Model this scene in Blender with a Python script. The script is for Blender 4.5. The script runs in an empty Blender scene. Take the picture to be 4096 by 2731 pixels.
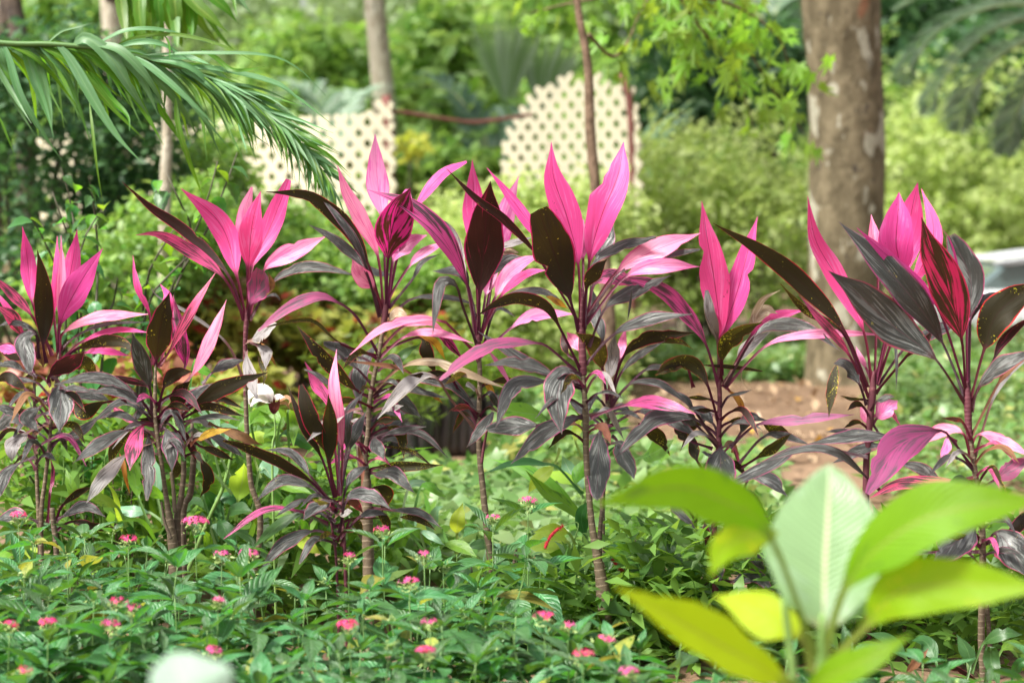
import bpy, math, random
import numpy as np
from mathutils import Vector, Matrix, Euler

# ------------------------------------------------------------------ camera, sky, sun, exposure
SC = bpy.context.scene
COL = SC.collection
CAM_H = 1.2
LENS = 85.0
FPX = LENS / 36.0 * 4096.0            # focal length in photo pixels (4096 wide)
PITCH = math.atan((1365.5 - 870.75) / FPX)
cam_d = bpy.data.cameras.new('camera')
cam = bpy.data.objects.new('camera', cam_d)
COL.objects.link(cam)
cam.location = (0, 0, CAM_H)
cam.rotation_euler = (math.pi / 2 - PITCH, 0, 0)
cam_d.lens = LENS
cam_d.sensor_width = 36.0
cam_d.clip_start = 0.1
cam_d.clip_end = 800.0
cam_d.dof.use_dof = True
cam_d.dof.focus_distance = 6.45
cam_d.dof.aperture_fstop = 2.9
SC.camera = cam

SUN_EL = math.radians(54)
SUN_AZ = math.radians(-122)            # from the left, measured from +Y towards +X
world = bpy.data.worlds.new('World')
SC.world = world
world.use_nodes = True
wn = world.node_tree
for n in list(wn.nodes):
    wn.nodes.remove(n)
w_out = wn.nodes.new('ShaderNodeOutputWorld')
w_bg = wn.nodes.new('ShaderNodeBackground')
w_hs = wn.nodes.new('ShaderNodeHueSaturation')
w_sky = wn.nodes.new('ShaderNodeTexSky')
w_sky.sky_type = 'NISHITA'
w_sky.sun_disc = False
w_sky.sun_elevation = SUN_EL
w_sky.sun_rotation = SUN_AZ
w_sky.dust_density = 4.0
w_sky.air_density = 1.0
w_hs.inputs['Saturation'].default_value = 0.22      # thin bright cloud
wn.links.new(w_sky.outputs[0], w_hs.inputs['Color'])
wn.links.new(w_hs.outputs[0], w_bg.inputs['Color'])
w_bg.inputs['Strength'].default_value = 0.095
wn.links.new(w_bg.outputs[0], w_out.inputs['Surface'])

sun_d = bpy.data.lights.new('sun', 'SUN')
sun_d.energy = 3.8
sun_d.angle = math.radians(15)
sun_d.color = (1.0, 0.975, 0.88)
sun = bpy.data.objects.new('sun', sun_d)
COL.objects.link(sun)
_sd = Vector((math.sin(SUN_AZ) * math.cos(SUN_EL), math.cos(SUN_AZ) * math.cos(SUN_EL), math.sin(SUN_EL)))
sun.rotation_euler = _sd.to_track_quat('Z', 'Y').to_euler()
sun.location = (-8, -4, 12)

SC.view_settings.view_transform = 'Standard'
SC.view_settings.look = 'None'
SC.view_settings.gamma = 1.0
SC.view_settings.use_curve_mapping = False
SC.view_settings.exposure = 1.42
SC.cycles.use_denoising = True
SC.cycles.max_bounces = 7
SC.cycles.diffuse_bounces = 4
SC.cycles.glossy_bounces = 2
SC.cycles.transmission_bounces = 5
SC.cycles.sample_clamp_indirect = 6.0

# ------------------------------------------------------------------ helpers
RND = random.Random(7)
NR = np.random.default_rng(11)
TILES = {'A': (0, 0), 'B': (1350, 0), 'C': (2696, 0), 'D': (0, 900), 'E': (1350, 900), 'F': (2696, 900),
         'G': (0, 1798), 'H': (1350, 1798), 'I': (2696, 1798)}
TK = 1400.0 / 2352.0
OK_ = 4096.0 / 2352.0
CP, SP = math.cos(PITCH), math.sin(PITCH)


def src(tile, x, y):
    if tile == 'O':
        return x * OK_, y * OK_
    o = TILES[tile]
    return o[0] + x * TK, o[1] + y * TK


def tk(tile):
    return OK_ if tile == 'O' else TK


def W(u, v, d):
    """photo pixel (4096 wide) at distance d metres along Y -> world point"""
    x = (u - 2048.0) / FPX
    y = (1365.5 - v) / FPX
    dy = CP + y * SP
    dz = -SP + y * CP
    s = d / dy
    return Vector((x * s, d, CAM_H + dz * s))


def WT(tile, x, y, d):
    u, v = src(tile, x, y)
    return W(u, v, d)


def pxm(d):
    return d / FPX        # metres per photo pixel


def gz(x, y):
    """terrain height"""
    t = min(max((y - 8.0) / 6.0, 0), 1)
    z = 0.24 * t * t * (3 - 2 * t)
    t2 = min(max((y - 17.0) / 1.6, 0), 1)
    z -= 0.66 * t2 * t2 * (3 - 2 * t2)
    return z


def empty(name, loc, label=None, cat=None, group=None):
    o = bpy.data.objects.new(name, None)
    COL.objects.link(o)
    o.location = loc
    o.empty_display_size = 0.1
    if label:
        tag(o, label, cat, group)
    return o


def tag(o, label=None, cat=None, group=None, kind=None):
    if label:
        o['label'] = label
    if cat:
        o['category'] = cat
    if group:
        o['group'] = group
    if kind:
        o['kind'] = kind
    return o


def mesh_obj(name, V, F, mat, parent=None, uv=None, smooth=True, rnd=None, world_coords=True):
    """V in world coordinates; parent has no rotation."""
    V = np.asarray(V, dtype=np.float64)
    if parent is not None and world_coords:
        V = V - np.array(parent.location)
    me = bpy.data.meshes.new(name)
    if isinstance(F, np.ndarray):
        n, k = F.shape
        me.vertices.add(len(V))
        me.vertices.foreach_set('co', V.astype(np.float32).ravel())
        me.loops.add(n * k)
        me.loops.foreach_set('vertex_index', F.astype(np.int32).ravel())
        me.polygons.add(n)
        me.polygons.foreach_set('loop_start', np.arange(0, n * k, k, dtype=np.int32))
        me.polygons.foreach_set('loop_total', np.full(n, k, dtype=np.int32))
        me.update(calc_edges=True)
    else:
        me.from_pydata([tuple(p) for p in V], [], [tuple(f) for f in F])
        me.update()
    if uv is not None:
        l = me.uv_layers.new(name='UVMap')
        vi = np.empty(len(me.loops), dtype=np.int32)
        me.loops.foreach_get('vertex_index', vi)
        l.data.foreach_set('uv', np.asarray(uv, dtype=np.float32)[vi].ravel())
    if rnd is not None:
        a = me.attributes.new('rnd', 'FLOAT', 'POINT')
        a.data.foreach_set('value', np.asarray(rnd, dtype=np.float32))
    if smooth:
        me.polygons.foreach_set('use_smooth', np.ones(len(me.polygons), dtype=bool))
    if mat is not None:
        me.materials.append(mat)
    o = bpy.data.objects.new(name, me)
    COL.objects.link(o)
    if parent is not None:
        o.parent = parent
    return o


def spline(P, n):
    """Catmull-Rom through P (k x m array), resampled evenly by arc length. Returns samples and the arc fraction of each control point"""
    P = np.asarray(P, dtype=float)
    k = len(P)
    if k == 2:
        t = np.linspace(0, 1, n)[:, None]
        return P[0] * (1 - t) + P[1] * t, np.array([0., 1.])
    Q = np.vstack([2 * P[0] - P[1], P, 2 * P[-1] - P[-2]])
    out = []
    M = 12
    for i in range(k - 1):
        p0, p1, p2, p3 = Q[i], Q[i + 1], Q[i + 2], Q[i + 3]
        for j in range(M):
            t = j / M
            out.append(0.5 * ((2 * p1) + (-p0 + p2) * t + (2 * p0 - 5 * p1 + 4 * p2 - p3) * t * t + (-p0 + 3 * p1 - 3 * p2 + p3) * t ** 3))
    out.append(P[-1])
    out = np.array(out)
    seg = np.linalg.norm(np.diff(out[:, :3], axis=0), axis=1)
    s = np.concatenate([[0], np.cumsum(seg)])
    s /= s[-1]
    tt = np.linspace(0, 1, n)
    res = np.stack([np.interp(tt, s, out[:, c]) for c in range(out.shape[1])], axis=1)
    return res, s[::M]


def unit(a):
    return a / np.maximum(np.linalg.norm(a, axis=-1, keepdims=True), 1e-9)


def tube_geo(P, R, sides=8, n=None, wob=0.0, seed=0):
    """tube along control points P (list of 3d) with radii R"""
    P = np.array([tuple(p) for p in P], dtype=float)
    R = np.asarray(R, dtype=float)
    if n is None:
        n = max(6, 5 * len(P))
    S, frac = spline(np.hstack([P, R[:, None]]), n)
    C = S[:, :3]
    r = np.maximum(S[:, 3], 1e-4)
    T = unit(np.gradient(C, axis=0))
    ref = np.array([0.31, 0.87, 0.38])
    A = unit(np.cross(T, ref))
    B = np.cross(T, A)
    rg = np.random.default_rng(seed)
    ang = np.linspace(0, 2 * math.pi, sides, endpoint=False)
    V = np.empty((n, sides, 3))
    UV = np.empty((n, sides, 2))
    for j, a in enumerate(ang):
        rr = r * (1 + (rg.uniform(-wob, wob, n) if wob else 0))
        V[:, j] = C + (A * math.cos(a) + B * math.sin(a)) * rr[:, None]
        UV[:, j, 0] = j / sides
        UV[:, j, 1] = np.linspace(0, 1, n)
    F = []
    for i in range(n - 1):
        for j in range(sides):
            k = (j + 1) % sides
            F.append((i * sides + j, i * sides + k, (i + 1) * sides + k, (i + 1) * sides + j))
    V = V.reshape(-1, 3)
    UV = UV.reshape(-1, 2)
    b = len(V)
    V = np.vstack([V, C[0], C[-1]])
    UV = np.vstack([UV, [[.5, 0], [.5, 1]]])
    for j in range(sides):
        k = (j + 1) % sides
        F.append((b, k, j, j))
        F.append((b + 1, (n - 1) * sides + j, (n - 1) * sides + k, (n - 1) * sides + k))
    F = [f if f[2] != f[3] else f[:3] for f in F]
    return V, F, UV


def tube(name, P, R, mat, parent=None, sides=8, n=None, wob=0.0, seed=0):
    V, F, UV = tube_geo(P, R, sides, n, wob, seed)
    return mesh_obj(name, V, F, mat, parent, uv=UV)


def join_geo(parts):
    Vs, Fs, Us = [], [], []
    b = 0
    for V, F, U in parts:
        Vs.append(V)
        Us.append(U)
        Fs += [tuple(i + b for i in f) for f in F]
        b += len(V)
    return np.vstack(Vs), Fs, np.vstack(Us)


def box_geo(cx, cy, cz, sx, sy, sz):
    V = np.array([(cx + a * sx / 2, cy + b * sy / 2, cz + c * sz / 2) for a in (-1, 1) for b in (-1, 1) for c in (-1, 1)])
    F = [(0, 1, 3, 2), (4, 6, 7, 5), (0, 4, 5, 1), (2, 3, 7, 6), (0, 2, 6, 4), (1, 5, 7, 3)]
    return V, F, np.zeros((8, 2))


# ------------------------------------------------------------------ node helpers
class NT:
    def __init__(self, name):
        self.m = bpy.data.materials.new(name)
        self.m.use_nodes = True
        self.t = self.m.node_tree
        for n in list(self.t.nodes):
            self.t.nodes.remove(n)
        self.out = self.t.nodes.new('ShaderNodeOutputMaterial')

    def n(self, typ, **kw):
        o = self.t.nodes.new(typ)
        for k, v in kw.items():
            setattr(o, k, v)
        return o

    def l(self, a, b):
        self.t.links.new(a, b)

    def put(self, sock, v):
        if isinstance(v, bpy.types.NodeSocket):
            self.t.links.new(v, sock)
        elif v is not None:
            if hasattr(sock, 'default_value') and sock.type == 'RGBA' and len(v) == 3:
                v = (*v, 1)
            sock.default_value = v

    def math(self, op, a, b=None, c=None, clamp=False):
        o = self.n('ShaderNodeMath', operation=op)
        o.use_clamp = clamp
        self.put(o.inputs[0], a)
        if b is not None:
            self.put(o.inputs[1], b)
        if c is not None:
            self.put(o.inputs[2], c)
        return o.outputs[0]

    def sstep(self, x, a, b):
        o = self.n('ShaderNodeMapRange', interpolation_type='SMOOTHSTEP')
        self.put(o.inputs['Value'], x)
        o.inputs['From Min'].default_value = a
        o.inputs['From Max'].default_value = b
        return o.outputs[0]

    def mix(self, f, a, b):
        o = self.n('ShaderNodeMix', data_type='RGBA')
        self.put(o.inputs['Factor'], f)
        self.put(o.inputs[6], a)
        self.put(o.inputs[7], b)
        return o.outputs[2]

    def noise(self, vec, scale, detail=2.0, rough=0.5):
        o = self.n('ShaderNodeTexNoise')
        if vec is not None:
            self.put(o.inputs['Vector'], vec)
        o.inputs['Scale'].default_value = scale
        o.inputs['Detail'].default_value = detail
        o.inputs['Roughness'].default_value = rough
        return o.outputs['Fac']

    def xyz(self, x, y, z):
        o = self.n('ShaderNodeCombineXYZ')
        self.put(o.inputs[0], x)
        self.put(o.inputs[1], y)
        self.put(o.inputs[2], z)
        return o.outputs[0]

    def hsv(self, col, val=None, hue=None, sat=None):
        o = self.n('ShaderNodeHueSaturation')
        self.put(o.inputs['Color'], col)
        if val is not None:
            self.put(o.inputs['Value'], val)
        if hue is not None:
            self.put(o.inputs['Hue'], hue)
        if sat is not None:
            self.put(o.inputs['Saturation'], sat)
        return o.outputs[0]

    def bump(self, h, strength, dist=0.01):
        o = self.n('ShaderNodeBump')
        o.inputs['Strength'].default_value = strength
        o.inputs['Distance'].default_value = dist
        self.put(o.inputs['Height'], h)
        return o.outputs[0]

    def principled(self, col, rough=0.5, spec=0.5, normal=None, metallic=0.0, coat=0.0):
        o = self.n('ShaderNodeBsdfPrincipled')
        self.put(o.inputs['Base Color'], col)
        self.put(o.inputs['Roughness'], rough)
        self.put(o.inputs['Specular IOR Level'], spec)
        o.inputs['Metallic'].default_value = metallic
        o.inputs['Coat Weight'].default_value = coat
        if normal is not None:
            self.l(normal, o.inputs['Normal'])
        return o.outputs[0]

    def trans(self, col, normal=None):
        o = self.n('ShaderNodeBsdfTranslucent')
        self.put(o.inputs['Color'], col)
        return o.outputs[0]

    def mixsh(self, f, a, b):
        o = self.n('ShaderNodeMixShader')
        self.put(o.inputs[0], f)
        self.l(a, o.inputs[1])
        self.l(b, o.inputs[2])
        return o.outputs[0]

    def done(self, sh):
        self.l(sh, self.out.inputs['Surface'])
        return self.m


def leaf_mat(name, base, trans, tfac=0.4, alt=None, talt=None, streak=0.0, margin=None, petiole=None, mid=None,
             speck=None, specka=0.0, tip=None, tipat=0.88, rough=0.4, spec=0.5, vein=0.25, vslope=0.85, vfreq=9.0, fine=48.0,
             vary=0.25, huevar=0.02, bumps=0.35, midw=0.05, hole=0.0, marg0=0.90, pin=0.0, pinc=0.18, pslope=0.32):
    k = NT(name)
    uvn = k.n('ShaderNodeUVMap')
    uvn.uv_map = 'UVMap'
    sep = k.n('ShaderNodeSeparateXYZ')
    k.l(uvn.outputs[0], sep.inputs[0])
    U, S = sep.outputs[0], sep.outputs[1]
    x2 = k.math('MULTIPLY_ADD', U, 2.0, -1.0)
    x = k.math('ABSOLUTE', x2)
    oi = k.n('ShaderNodeObjectInfo')
    R = oi.outputs['Random']
    r37 = k.math('MULTIPLY', R, 97.0)
    c = k.math('MULTIPLY_ADD', x, -vslope, S)
    n1 = k.noise(k.xyz(k.math('MULTIPLY', c, vfreq), k.math('MULTIPLY', x2, 1.3), r37), 1.0, 2.0)
    n2 = k.noise(k.xyz(k.math('MULTIPLY', c, fine), k.math('MULTIPLY', x2, 1.5), r37), 1.0, 1.0)
    nb = k.noise(k.xyz(k.math('MULTIPLY', U, 2.2), k.math('MULTIPLY', S, 4.0), r37), 1.0, 3.0)
    masks = []
    if alt is not None:
        th = 1.0 - streak
        nn = k.math('ADD', k.math('MULTIPLY', n1, 0.55), k.math('MULTIPLY', nb, 0.45))
        masks.append((k.sstep(nn, th - 0.05, th + 0.05), alt, talt or alt))
    if mid is not None:
        masks.append((k.math('MULTIPLY', k.math('SUBTRACT', 1.0, k.sstep(x, midw * 0.4, midw)), 0.85), mid, mid))
    if margin is not None:
        e = k.math('ADD', x, k.math('MULTIPLY_ADD', nb, 0.22, -0.11))
        masks.append((k.math('MULTIPLY', k.sstep(e, marg0, marg0 + 0.07), 0.85), margin, margin))
    if speck is not None and specka > 0:
        sp = k.noise(k.xyz(k.math('MULTIPLY', U, 9.0), k.math('MULTIPLY', S, 34.0), r37), 1.0, 2.0, 0.65)
        cl = k.noise(k.xyz(k.math('MULTIPLY', U, 1.6), k.math('MULTIPLY', S, 3.2), k.math('ADD', r37, 13.0)), 1.0, 1.0)
        v = k.math('MULTIPLY_ADD', cl, 0.55, sp)
        th = 1.13 - specka * 0.65
        masks.append((k.math('MULTIPLY', k.sstep(v, th, th + 0.06), 0.9), speck, speck))
    if tip is not None:
        e = k.math('ADD', S, k.math('MULTIPLY_ADD', nb, 0.3, -0.15))
        masks.append((k.sstep(e, tipat, tipat + 0.08), tip, tip))
    if petiole is not None:
        masks.append((k.sstep(S, 0.10, -0.03), petiole, petiole))
    col, tc = base, trans
    for mk, a, b in masks:
        col = k.mix(mk, col, a)
        tc = k.mix(mk, tc, b)
    val = k.math('ADD', k.math('MULTIPLY_ADD', R, vary, 1.0 - vary * 0.5), k.math('MULTIPLY_ADD', n2, vein, -vein * 0.5))
    hue = k.math('MULTIPLY_ADD', R, huevar * 2, 0.5 - huevar)
    col = k.hsv(col, val, hue)
    tc = k.hsv(tc, val, hue)
    h = k.math('ADD', k.math('MULTIPLY', n2, 0.5), k.math('MULTIPLY', n1, 0.9))
    if pin > 0:
        pw = k.math('POWER', k.math('ABSOLUTE', k.math('SINE', k.math('MULTIPLY', k.math('MULTIPLY_ADD', x, -pslope, S), pin * math.pi))), 0.5)
        h = k.math('ADD', h, pw)
        col = k.hsv(col, k.math('MULTIPLY_ADD', pw, pinc, 1.0 - pinc * 0.7))
    nm = k.bump(h, bumps, 0.004)
    sh = k.mixsh(tfac, k.principled(col, rough, spec, nm), k.trans(tc))
    if hole > 0:
        hs = k.noise(k.xyz(k.math('MULTIPLY', U, 7.0), k.math('MULTIPLY', S, 20.0), r37), 1.0, 1.0)
        tr = k.n('ShaderNodeBsdfTransparent')
        sh = k.mixsh(k.math('GREATER_THAN', hs, 1.0 - hole), sh, tr.outputs[0])
    return k.done(sh)


def mass_mat(name, c1, c2, t1, t2, tfac=0.45, rough=0.45, spec=0.4, c3=None, t3=None, at3=0.85):
    k = NT(name)
    a = k.n('ShaderNodeAttribute')
    a.attribute_name = 'rnd'
    f = a.outputs['Fac']
    col = k.mix(f, c1, c2)
    tc = k.mix(f, t1, t2)
    if c3 is not None:
        g = k.sstep(f, at3, at3 + 0.02)
        col = k.mix(g, col, c3)
        tc = k.mix(g, tc, t3 or c3)
    return k.done(k.mixsh(tfac, k.principled(col, rough, spec), k.trans(tc)))


# ------------------------------------------------------------------ foliage masses
def leaf_mass(P, size, aspect=0.45, up=0.5, rng=None, droop=0.25, fold=0.15, jit=0.35):
    rng = rng or NR
    P = np.asarray(P)
    n = len(P)
    D = rng.normal(size=(n, 3))
    D[:, 2] = D[:, 2] * 0.55 - droop
    D = unit(D)
    N = rng.normal(size=(n, 3)) * (1 - up)
    N[:, 2] += up * 1.6
    N = unit(N - D * np.sum(N * D, axis=1, keepdims=True))
    B = np.cross(D, N)
    L = (size * rng.uniform(1 - jit, 1 + jit, n))[:, None]
    w = L * aspect
    b = P
    t = P + D * L - N * L * 0.12
    m = P + D * L * 0.45 + N * L * 0.03
    l = P + D * L * 0.42 + B * w * 0.5 + N * w * fold
    r = P + D * L * 0.42 - B * w * 0.5 + N * w * fold
    V = np.stack([b, r, t, l, m], axis=1).reshape(-1, 3)
    o = (np.arange(n) * 5)[:, None]
    F = np.concatenate([o + np.array([[0, 1, 4]]), o + np.array([[1, 2, 4]]), o + np.array([[2, 3, 4]]), o + np.array([[3, 0, 4]])], axis=0)
    rnd = np.repeat(rng.uniform(0, 1, n), 5)
    return V, F, rnd


def clump_points(c, r, n, clumps=40, spread=0.22, shell=0.45, rng=None):
    """n points grouped in clumps through an ellipsoid centre c, radii r"""
    rng = rng or NR
    c = np.asarray(c, float)
    r = np.asarray(r, float)
    d = unit(rng.normal(size=(clumps, 3)))
    rad = rng.uniform(shell, 1.0, (clumps, 1)) ** 0.6
    cc = d * rad
    idx = rng.integers(0, clumps, n)
    p = cc[idx] + rng.normal(size=(n, 3)) * spread
    return c + p * r


def foliage(name, P, size, mat, parent, aspect=0.45, up=0.5, droop=0.25, kind=None, rng=None):
    V, F, rnd = leaf_mass(P, size, aspect, up, rng, droop)
    o = mesh_obj(name, V, F, mat, parent, rnd=rnd, smooth=False)
    if kind:
        o['kind'] = kind
    return o


# ------------------------------------------------------------------ a single drawn leaf
def ribbon_geo(C, half, roll, k_frac, fold=0.25, wave=0.0, seed=0, ncross=7, cut=None, curl=0.0, upmag=0.0, nick=True):
    """C (n x 3) centre line, half (n) half widths, roll (n) radians about the tangent"""
    n = len(C)
    T = unit(np.gradient(C, axis=0))
    cam_p = np.array([0, 0, CAM_H])
    Vw = unit(C - cam_p)
    S = unit(np.cross(T, Vw))
    # keep side vectors continuous
    for i in range(1, n):
        if np.dot(S[i], S[i - 1]) < 0:
            S[i] = -S[i]
    Nn = np.cross(S, T)
    Nn = Nn * np.sign(np.sum(Nn * -Vw, axis=1, keepdims=True))
    # smooth the frame where the line folds back
    for _ in range(2):
        S[1:-1] = unit(S[:-2] + 2 * S[1:-1] + S[2:])
    # leaves that run sideways turn their upper face to the sky (upmag > 0) or away from it
    roll = roll + upmag * (-S[:, 2])
    roll = np.clip(roll, -1.05, 1.05)
    half = half / np.maximum(0.62, np.cos(roll))
    cr, sr = np.cos(roll)[:, None], np.sin(roll)[:, None]
    S2 = S * cr + Nn * sr
    N2 = -S * sr + Nn * cr
    xs = np.linspace(-1, 1, ncross)
    rg = np.random.default_rng(seed)
    ph = rg.uniform(0, 6.28, 4)
    t = np.linspace(0, 1, n)
    V = np.empty((n, ncross, 3))
    UV = np.empty((n, ncross, 2))
    # uneven outline, and now and then a nibbled or torn edge
    irr = {}
    for sg in (-1, 1):
        f = 1 + 0.05 * np.sin(t * rg.uniform(7, 15) + rg.uniform(0, 6)) + 0.035 * np.sin(t * rg.uniform(20, 34) + rg.uniform(0, 6))
        if nick and rg.uniform() < 0.22:
            for _ in range(rg.integers(1, 3)):
                c0 = rg.uniform(0.45, 0.97)
                f = f * (1 - rg.uniform(0.2, 0.55) * np.exp(-((t - c0) / rg.uniform(0.012, 0.04)) ** 2))
        irr[sg] = f
    for j, x in enumerate(xs):
        hw = half * x * (irr[-1] if x < 0 else irr[1])
        lift = fold * np.abs(hw) * (1 - 0.35 * abs(x))
        p = ph[0] if x < 0 else ph[1]
        p2 = ph[2] if x < 0 else ph[3]
        wv = wave * half * (x * x) * (np.sin(t * 13 + p) + 0.6 * np.sin(t * 23 + p2))
        cl = curl * half * (abs(x) ** 3)
        V[:, j] = C + S2 * hw[:, None] + N2 * (lift + wv + cl)[:, None]
        UV[:, j, 0] = (x + 1) / 2
        UV[:, j, 1] = (t - k_frac) / (1 - k_frac)
    F = []
    for i in range(n - 1):
        for j in range(ncross - 1):
            F.append((i * ncross + j, i * ncross + j + 1, (i + 1) * ncross + j + 1, (i + 1) * ncross + j))
    return V.reshape(-1, 3), F, UV.reshape(-1, 2)


def blade_profile(s, sm=0.42, base=0.8, tipe=1.0):
    s = np.clip(s, 0, 1)
    a = np.sin(np.pi / 2 * np.clip(s / sm, 0, 1)) ** base
    q = np.clip((s - sm) / (1 - sm), 0, 1)
    b = (1 - q ** 1.65) ** (1.08 * tipe)
    b = b * (1 - 0.30 * np.clip((q - .55) / .45, 0, 1) * (tipe > 0.9))
    return np.where(s < sm, a, b)


LEAF_N = [0]


def leaf(plant, tile, cls, w, pts, k=1, z=None, roll=None, zb=0.0, fold=None, wave=None, name='leaf', pet=17.0, sm=0.42, blunt=None,
         n=26, d=None, mats=None, twist=None, base=0.8, tipe=1.0, nc=7):
    LEAF_N[0] += 1
    rg = random.Random(LEAF_N[0] * 7919 + 13)
    dd = d if d is not None else plant['d']
    if cls in 'DXUVM' and w < 165 and tile != 'O':
        w = w * .84
    pp = [(pts[i], pts[i + 1]) for i in range(0, len(pts), 2)]
    m = len(pp)
    seg = [0.0]
    for i in range(1, m):
        seg.append(seg[-1] + math.dist(pp[i], pp[i - 1]))
    if z is None:
        z = rg.uniform(-16, 14)
    P = []
    for i, (x, y) in enumerate(pp):
        f = (seg[i] / seg[-1]) ** 1.2
        P.append(tuple(WT(tile, x, y, dd + (zb + z * f) / 100.0)))
    C, fr = spline(P, n)
    kf = fr[k] if k > 0 else 0.0
    t = np.linspace(0, 1, n)
    s = (t - kf) / (1 - kf)
    sc = tk(tile) * pxm(dd)
    mag = 0.0
    if roll is None:
        roll = rg.uniform(-16, 16)
        mag = rg.uniform(26, 46)
    elif abs(roll) > 11:
        mag = max(abs(roll), 28)
        roll = rg.uniform(-10, 10)
    if cls in 'UVR':
        mag = -0.55 * mag
    if twist is None:
        twist = rg.uniform(-34, 34)
    rl = np.radians(roll + twist * (t - 0.5))
    prof = blade_profile(s, sm, base, tipe)
    if blunt is not None:
        prof = blade_profile(np.clip(s, 0, 1) * blunt, sm, base, tipe)
    half = 0.5 * w * sc * prof
    if blunt is None and cls in 'DUVXMQLK' and rg.random() < .16:
        blunt_ = rg.uniform(.86, .95)
        half = 0.5 * w * sc * blade_profile(np.clip(s, 0, 1) * blunt_, sm, base, tipe)
    arch = rg.uniform(-0.05, 0.05) * min(1.0, seg[-1] / 500.0)
    C[:, 1] += arch * np.sin(np.pi * np.clip(s, 0, 1)) * (tk(tile) < 1)
    petw = 0.5 * pet * sc * (1.0 + 0.7 * np.clip(1 - t / 0.12, 0, 1))
    if k > 0:
        half = np.where(s < 0.25, np.maximum(half, petw * np.clip((0.25 - s) / 0.2, 0, 1)), half)
    half = np.maximum(half, 0.0006)
    if fold is None:
        fold = rg.uniform(0.12, 0.4)
        if z > 4:
            fold = -fold * 0.6
    if wave is None:
        wave = rg.uniform(0.02, 0.10)
    fo = np.where(s > 0, fold, 0.7)
    V, F, UV = ribbon_geo(C, half, rl, kf, fold=fo, wave=wave, seed=LEAF_N[0], ncross=nc, upmag=math.radians(mag))
    mt = (mats or MATS)[cls]
    return mesh_obj(name, V, F, mt, plant['root'], uv=UV)
# ------------------------------------------------------------------ materials
PINKM = (0.80, 0.05, 0.26)
REDM = (0.62, 0.02, 0.09)
BURG = (0.085, 0.012, 0.03)
MATS = {}
MATS['K'] = leaf_mat('leaf_bright_pink', (0.70, 0.065, 0.29), (0.78, 0.05, 0.26), 0.38, alt=(0.74, 0.12, 0.37), streak=0.44,
                     mid=(0.25, 0.01, 0.06), petiole=(0.14, 0.016, 0.045), rough=0.48, spec=0.35, vein=0.5, huevar=0.012, vary=0.3, midw=0.045, speck=(.30, .04, .10), specka=.16, tip=(.45, .22, .16), tipat=1.03)
MATS['L'] = leaf_mat('leaf_pink_pale_sheen', (0.80, 0.26, 0.46), (0.86, 0.20, 0.40), 0.42, alt=(0.72, 0.12, 0.34), streak=0.46,  # paler copy of the pink, with sheen and backlight put into the colour
                     margin=(0.72, 0.06, 0.26), mid=(0.50, 0.04, 0.16), petiole=(0.17, 0.02, 0.055), rough=0.34, spec=0.6, vein=0.3, midw=0.03)
MATS['D'] = leaf_mat('leaf_dark_sheen_streaked', (0.031, 0.034, 0.031), (0.05, 0.040, 0.012), 0.12, alt=(0.155, 0.160, 0.152), streak=0.46,  # grey streaks paint in the sky sheen on the upper face
                     margin=(0.36, 0.035, 0.12), mid=(0.07, 0.04, 0.045), petiole=BURG, speck=(0.30, 0.25, 0.06), specka=0.16,
                     rough=0.33, spec=1.0, vein=1.0, bumps=1.0, marg0=.87, tip=(0.26, 0.18, 0.11), tipat=0.97)
MATS['U'] = leaf_mat('leaf_olive_underside', (0.020, 0.015, 0.007), (0.046, 0.032, 0.006), 0.35, alt=(0.030, 0.020, 0.008), streak=0.45,
                     margin=REDM, mid=(0.03, 0.012, 0.008), petiole=BURG, speck=(0.55, 0.48, 0.03), specka=0.22,
                     rough=0.5, spec=0.35, vein=0.35, midw=0.04, tip=(.22, .12, .04), tipat=1.0)
MATS['V'] = leaf_mat('leaf_speckled_old', (0.030, 0.026, 0.008), (0.085, 0.068, 0.008), 0.4, alt=(0.028, 0.018, 0.008), streak=0.42,
                     margin=(0.45, 0.05, 0.05), mid=(0.04, 0.02, 0.008), petiole=BURG, speck=(0.48, 0.42, 0.03), specka=0.34, tip=(0.35, 0.14, 0.02), tipat=0.95,
                     rough=0.5, spec=0.35, vein=0.35)
MATS['M'] = leaf_mat('leaf_pink_dark_streaked', (0.72, 0.10, 0.30), (0.75, 0.05, 0.22), 0.36, alt=(0.075, 0.050, 0.060), talt=(0.10, 0.02, 0.02), streak=0.49,
                     margin=PINKM, mid=(0.35, 0.03, 0.10), petiole=(0.15, 0.018, 0.05), rough=0.34, spec=0.6, vein=0.35, midw=0.035)
MATS['R'] = leaf_mat('leaf_red_dark', (0.026, 0.011, 0.008), (0.055, 0.014, 0.009), 0.36, alt=(0.20, 0.010, 0.028), talt=(0.36, 0.010, 0.04), streak=0.40,
                     margin=(0.72, 0.02, 0.14), mid=(0.05, 0.008, 0.01), petiole=BURG, speck=(0.6, 0.35, 0.05), specka=0.12, rough=0.45, spec=0.4, vein=0.3)
MATS['T'] = leaf_mat('leaf_red_streaked', (0.56, 0.03, 0.16), (0.74, 0.02, 0.19), 0.42, alt=(0.045, 0.02, 0.014), talt=(0.09, 0.03, 0.01), streak=0.52,
                     margin=(0.80, 0.03, 0.20), mid=(0.05, 0.01, 0.01), petiole=BURG, rough=0.42, spec=0.4, vein=0.3)
MATS['Q'] = leaf_mat('leaf_purple_pink', (0.30, 0.055, 0.14), (0.35, 0.04, 0.10), 0.25, alt=(0.13, 0.06, 0.09), streak=0.48,
                     margin=(0.48, 0.05, 0.18), mid=(0.4, 0.06, 0.16), petiole=BURG, rough=0.4, spec=0.5, vein=0.4)
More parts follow.
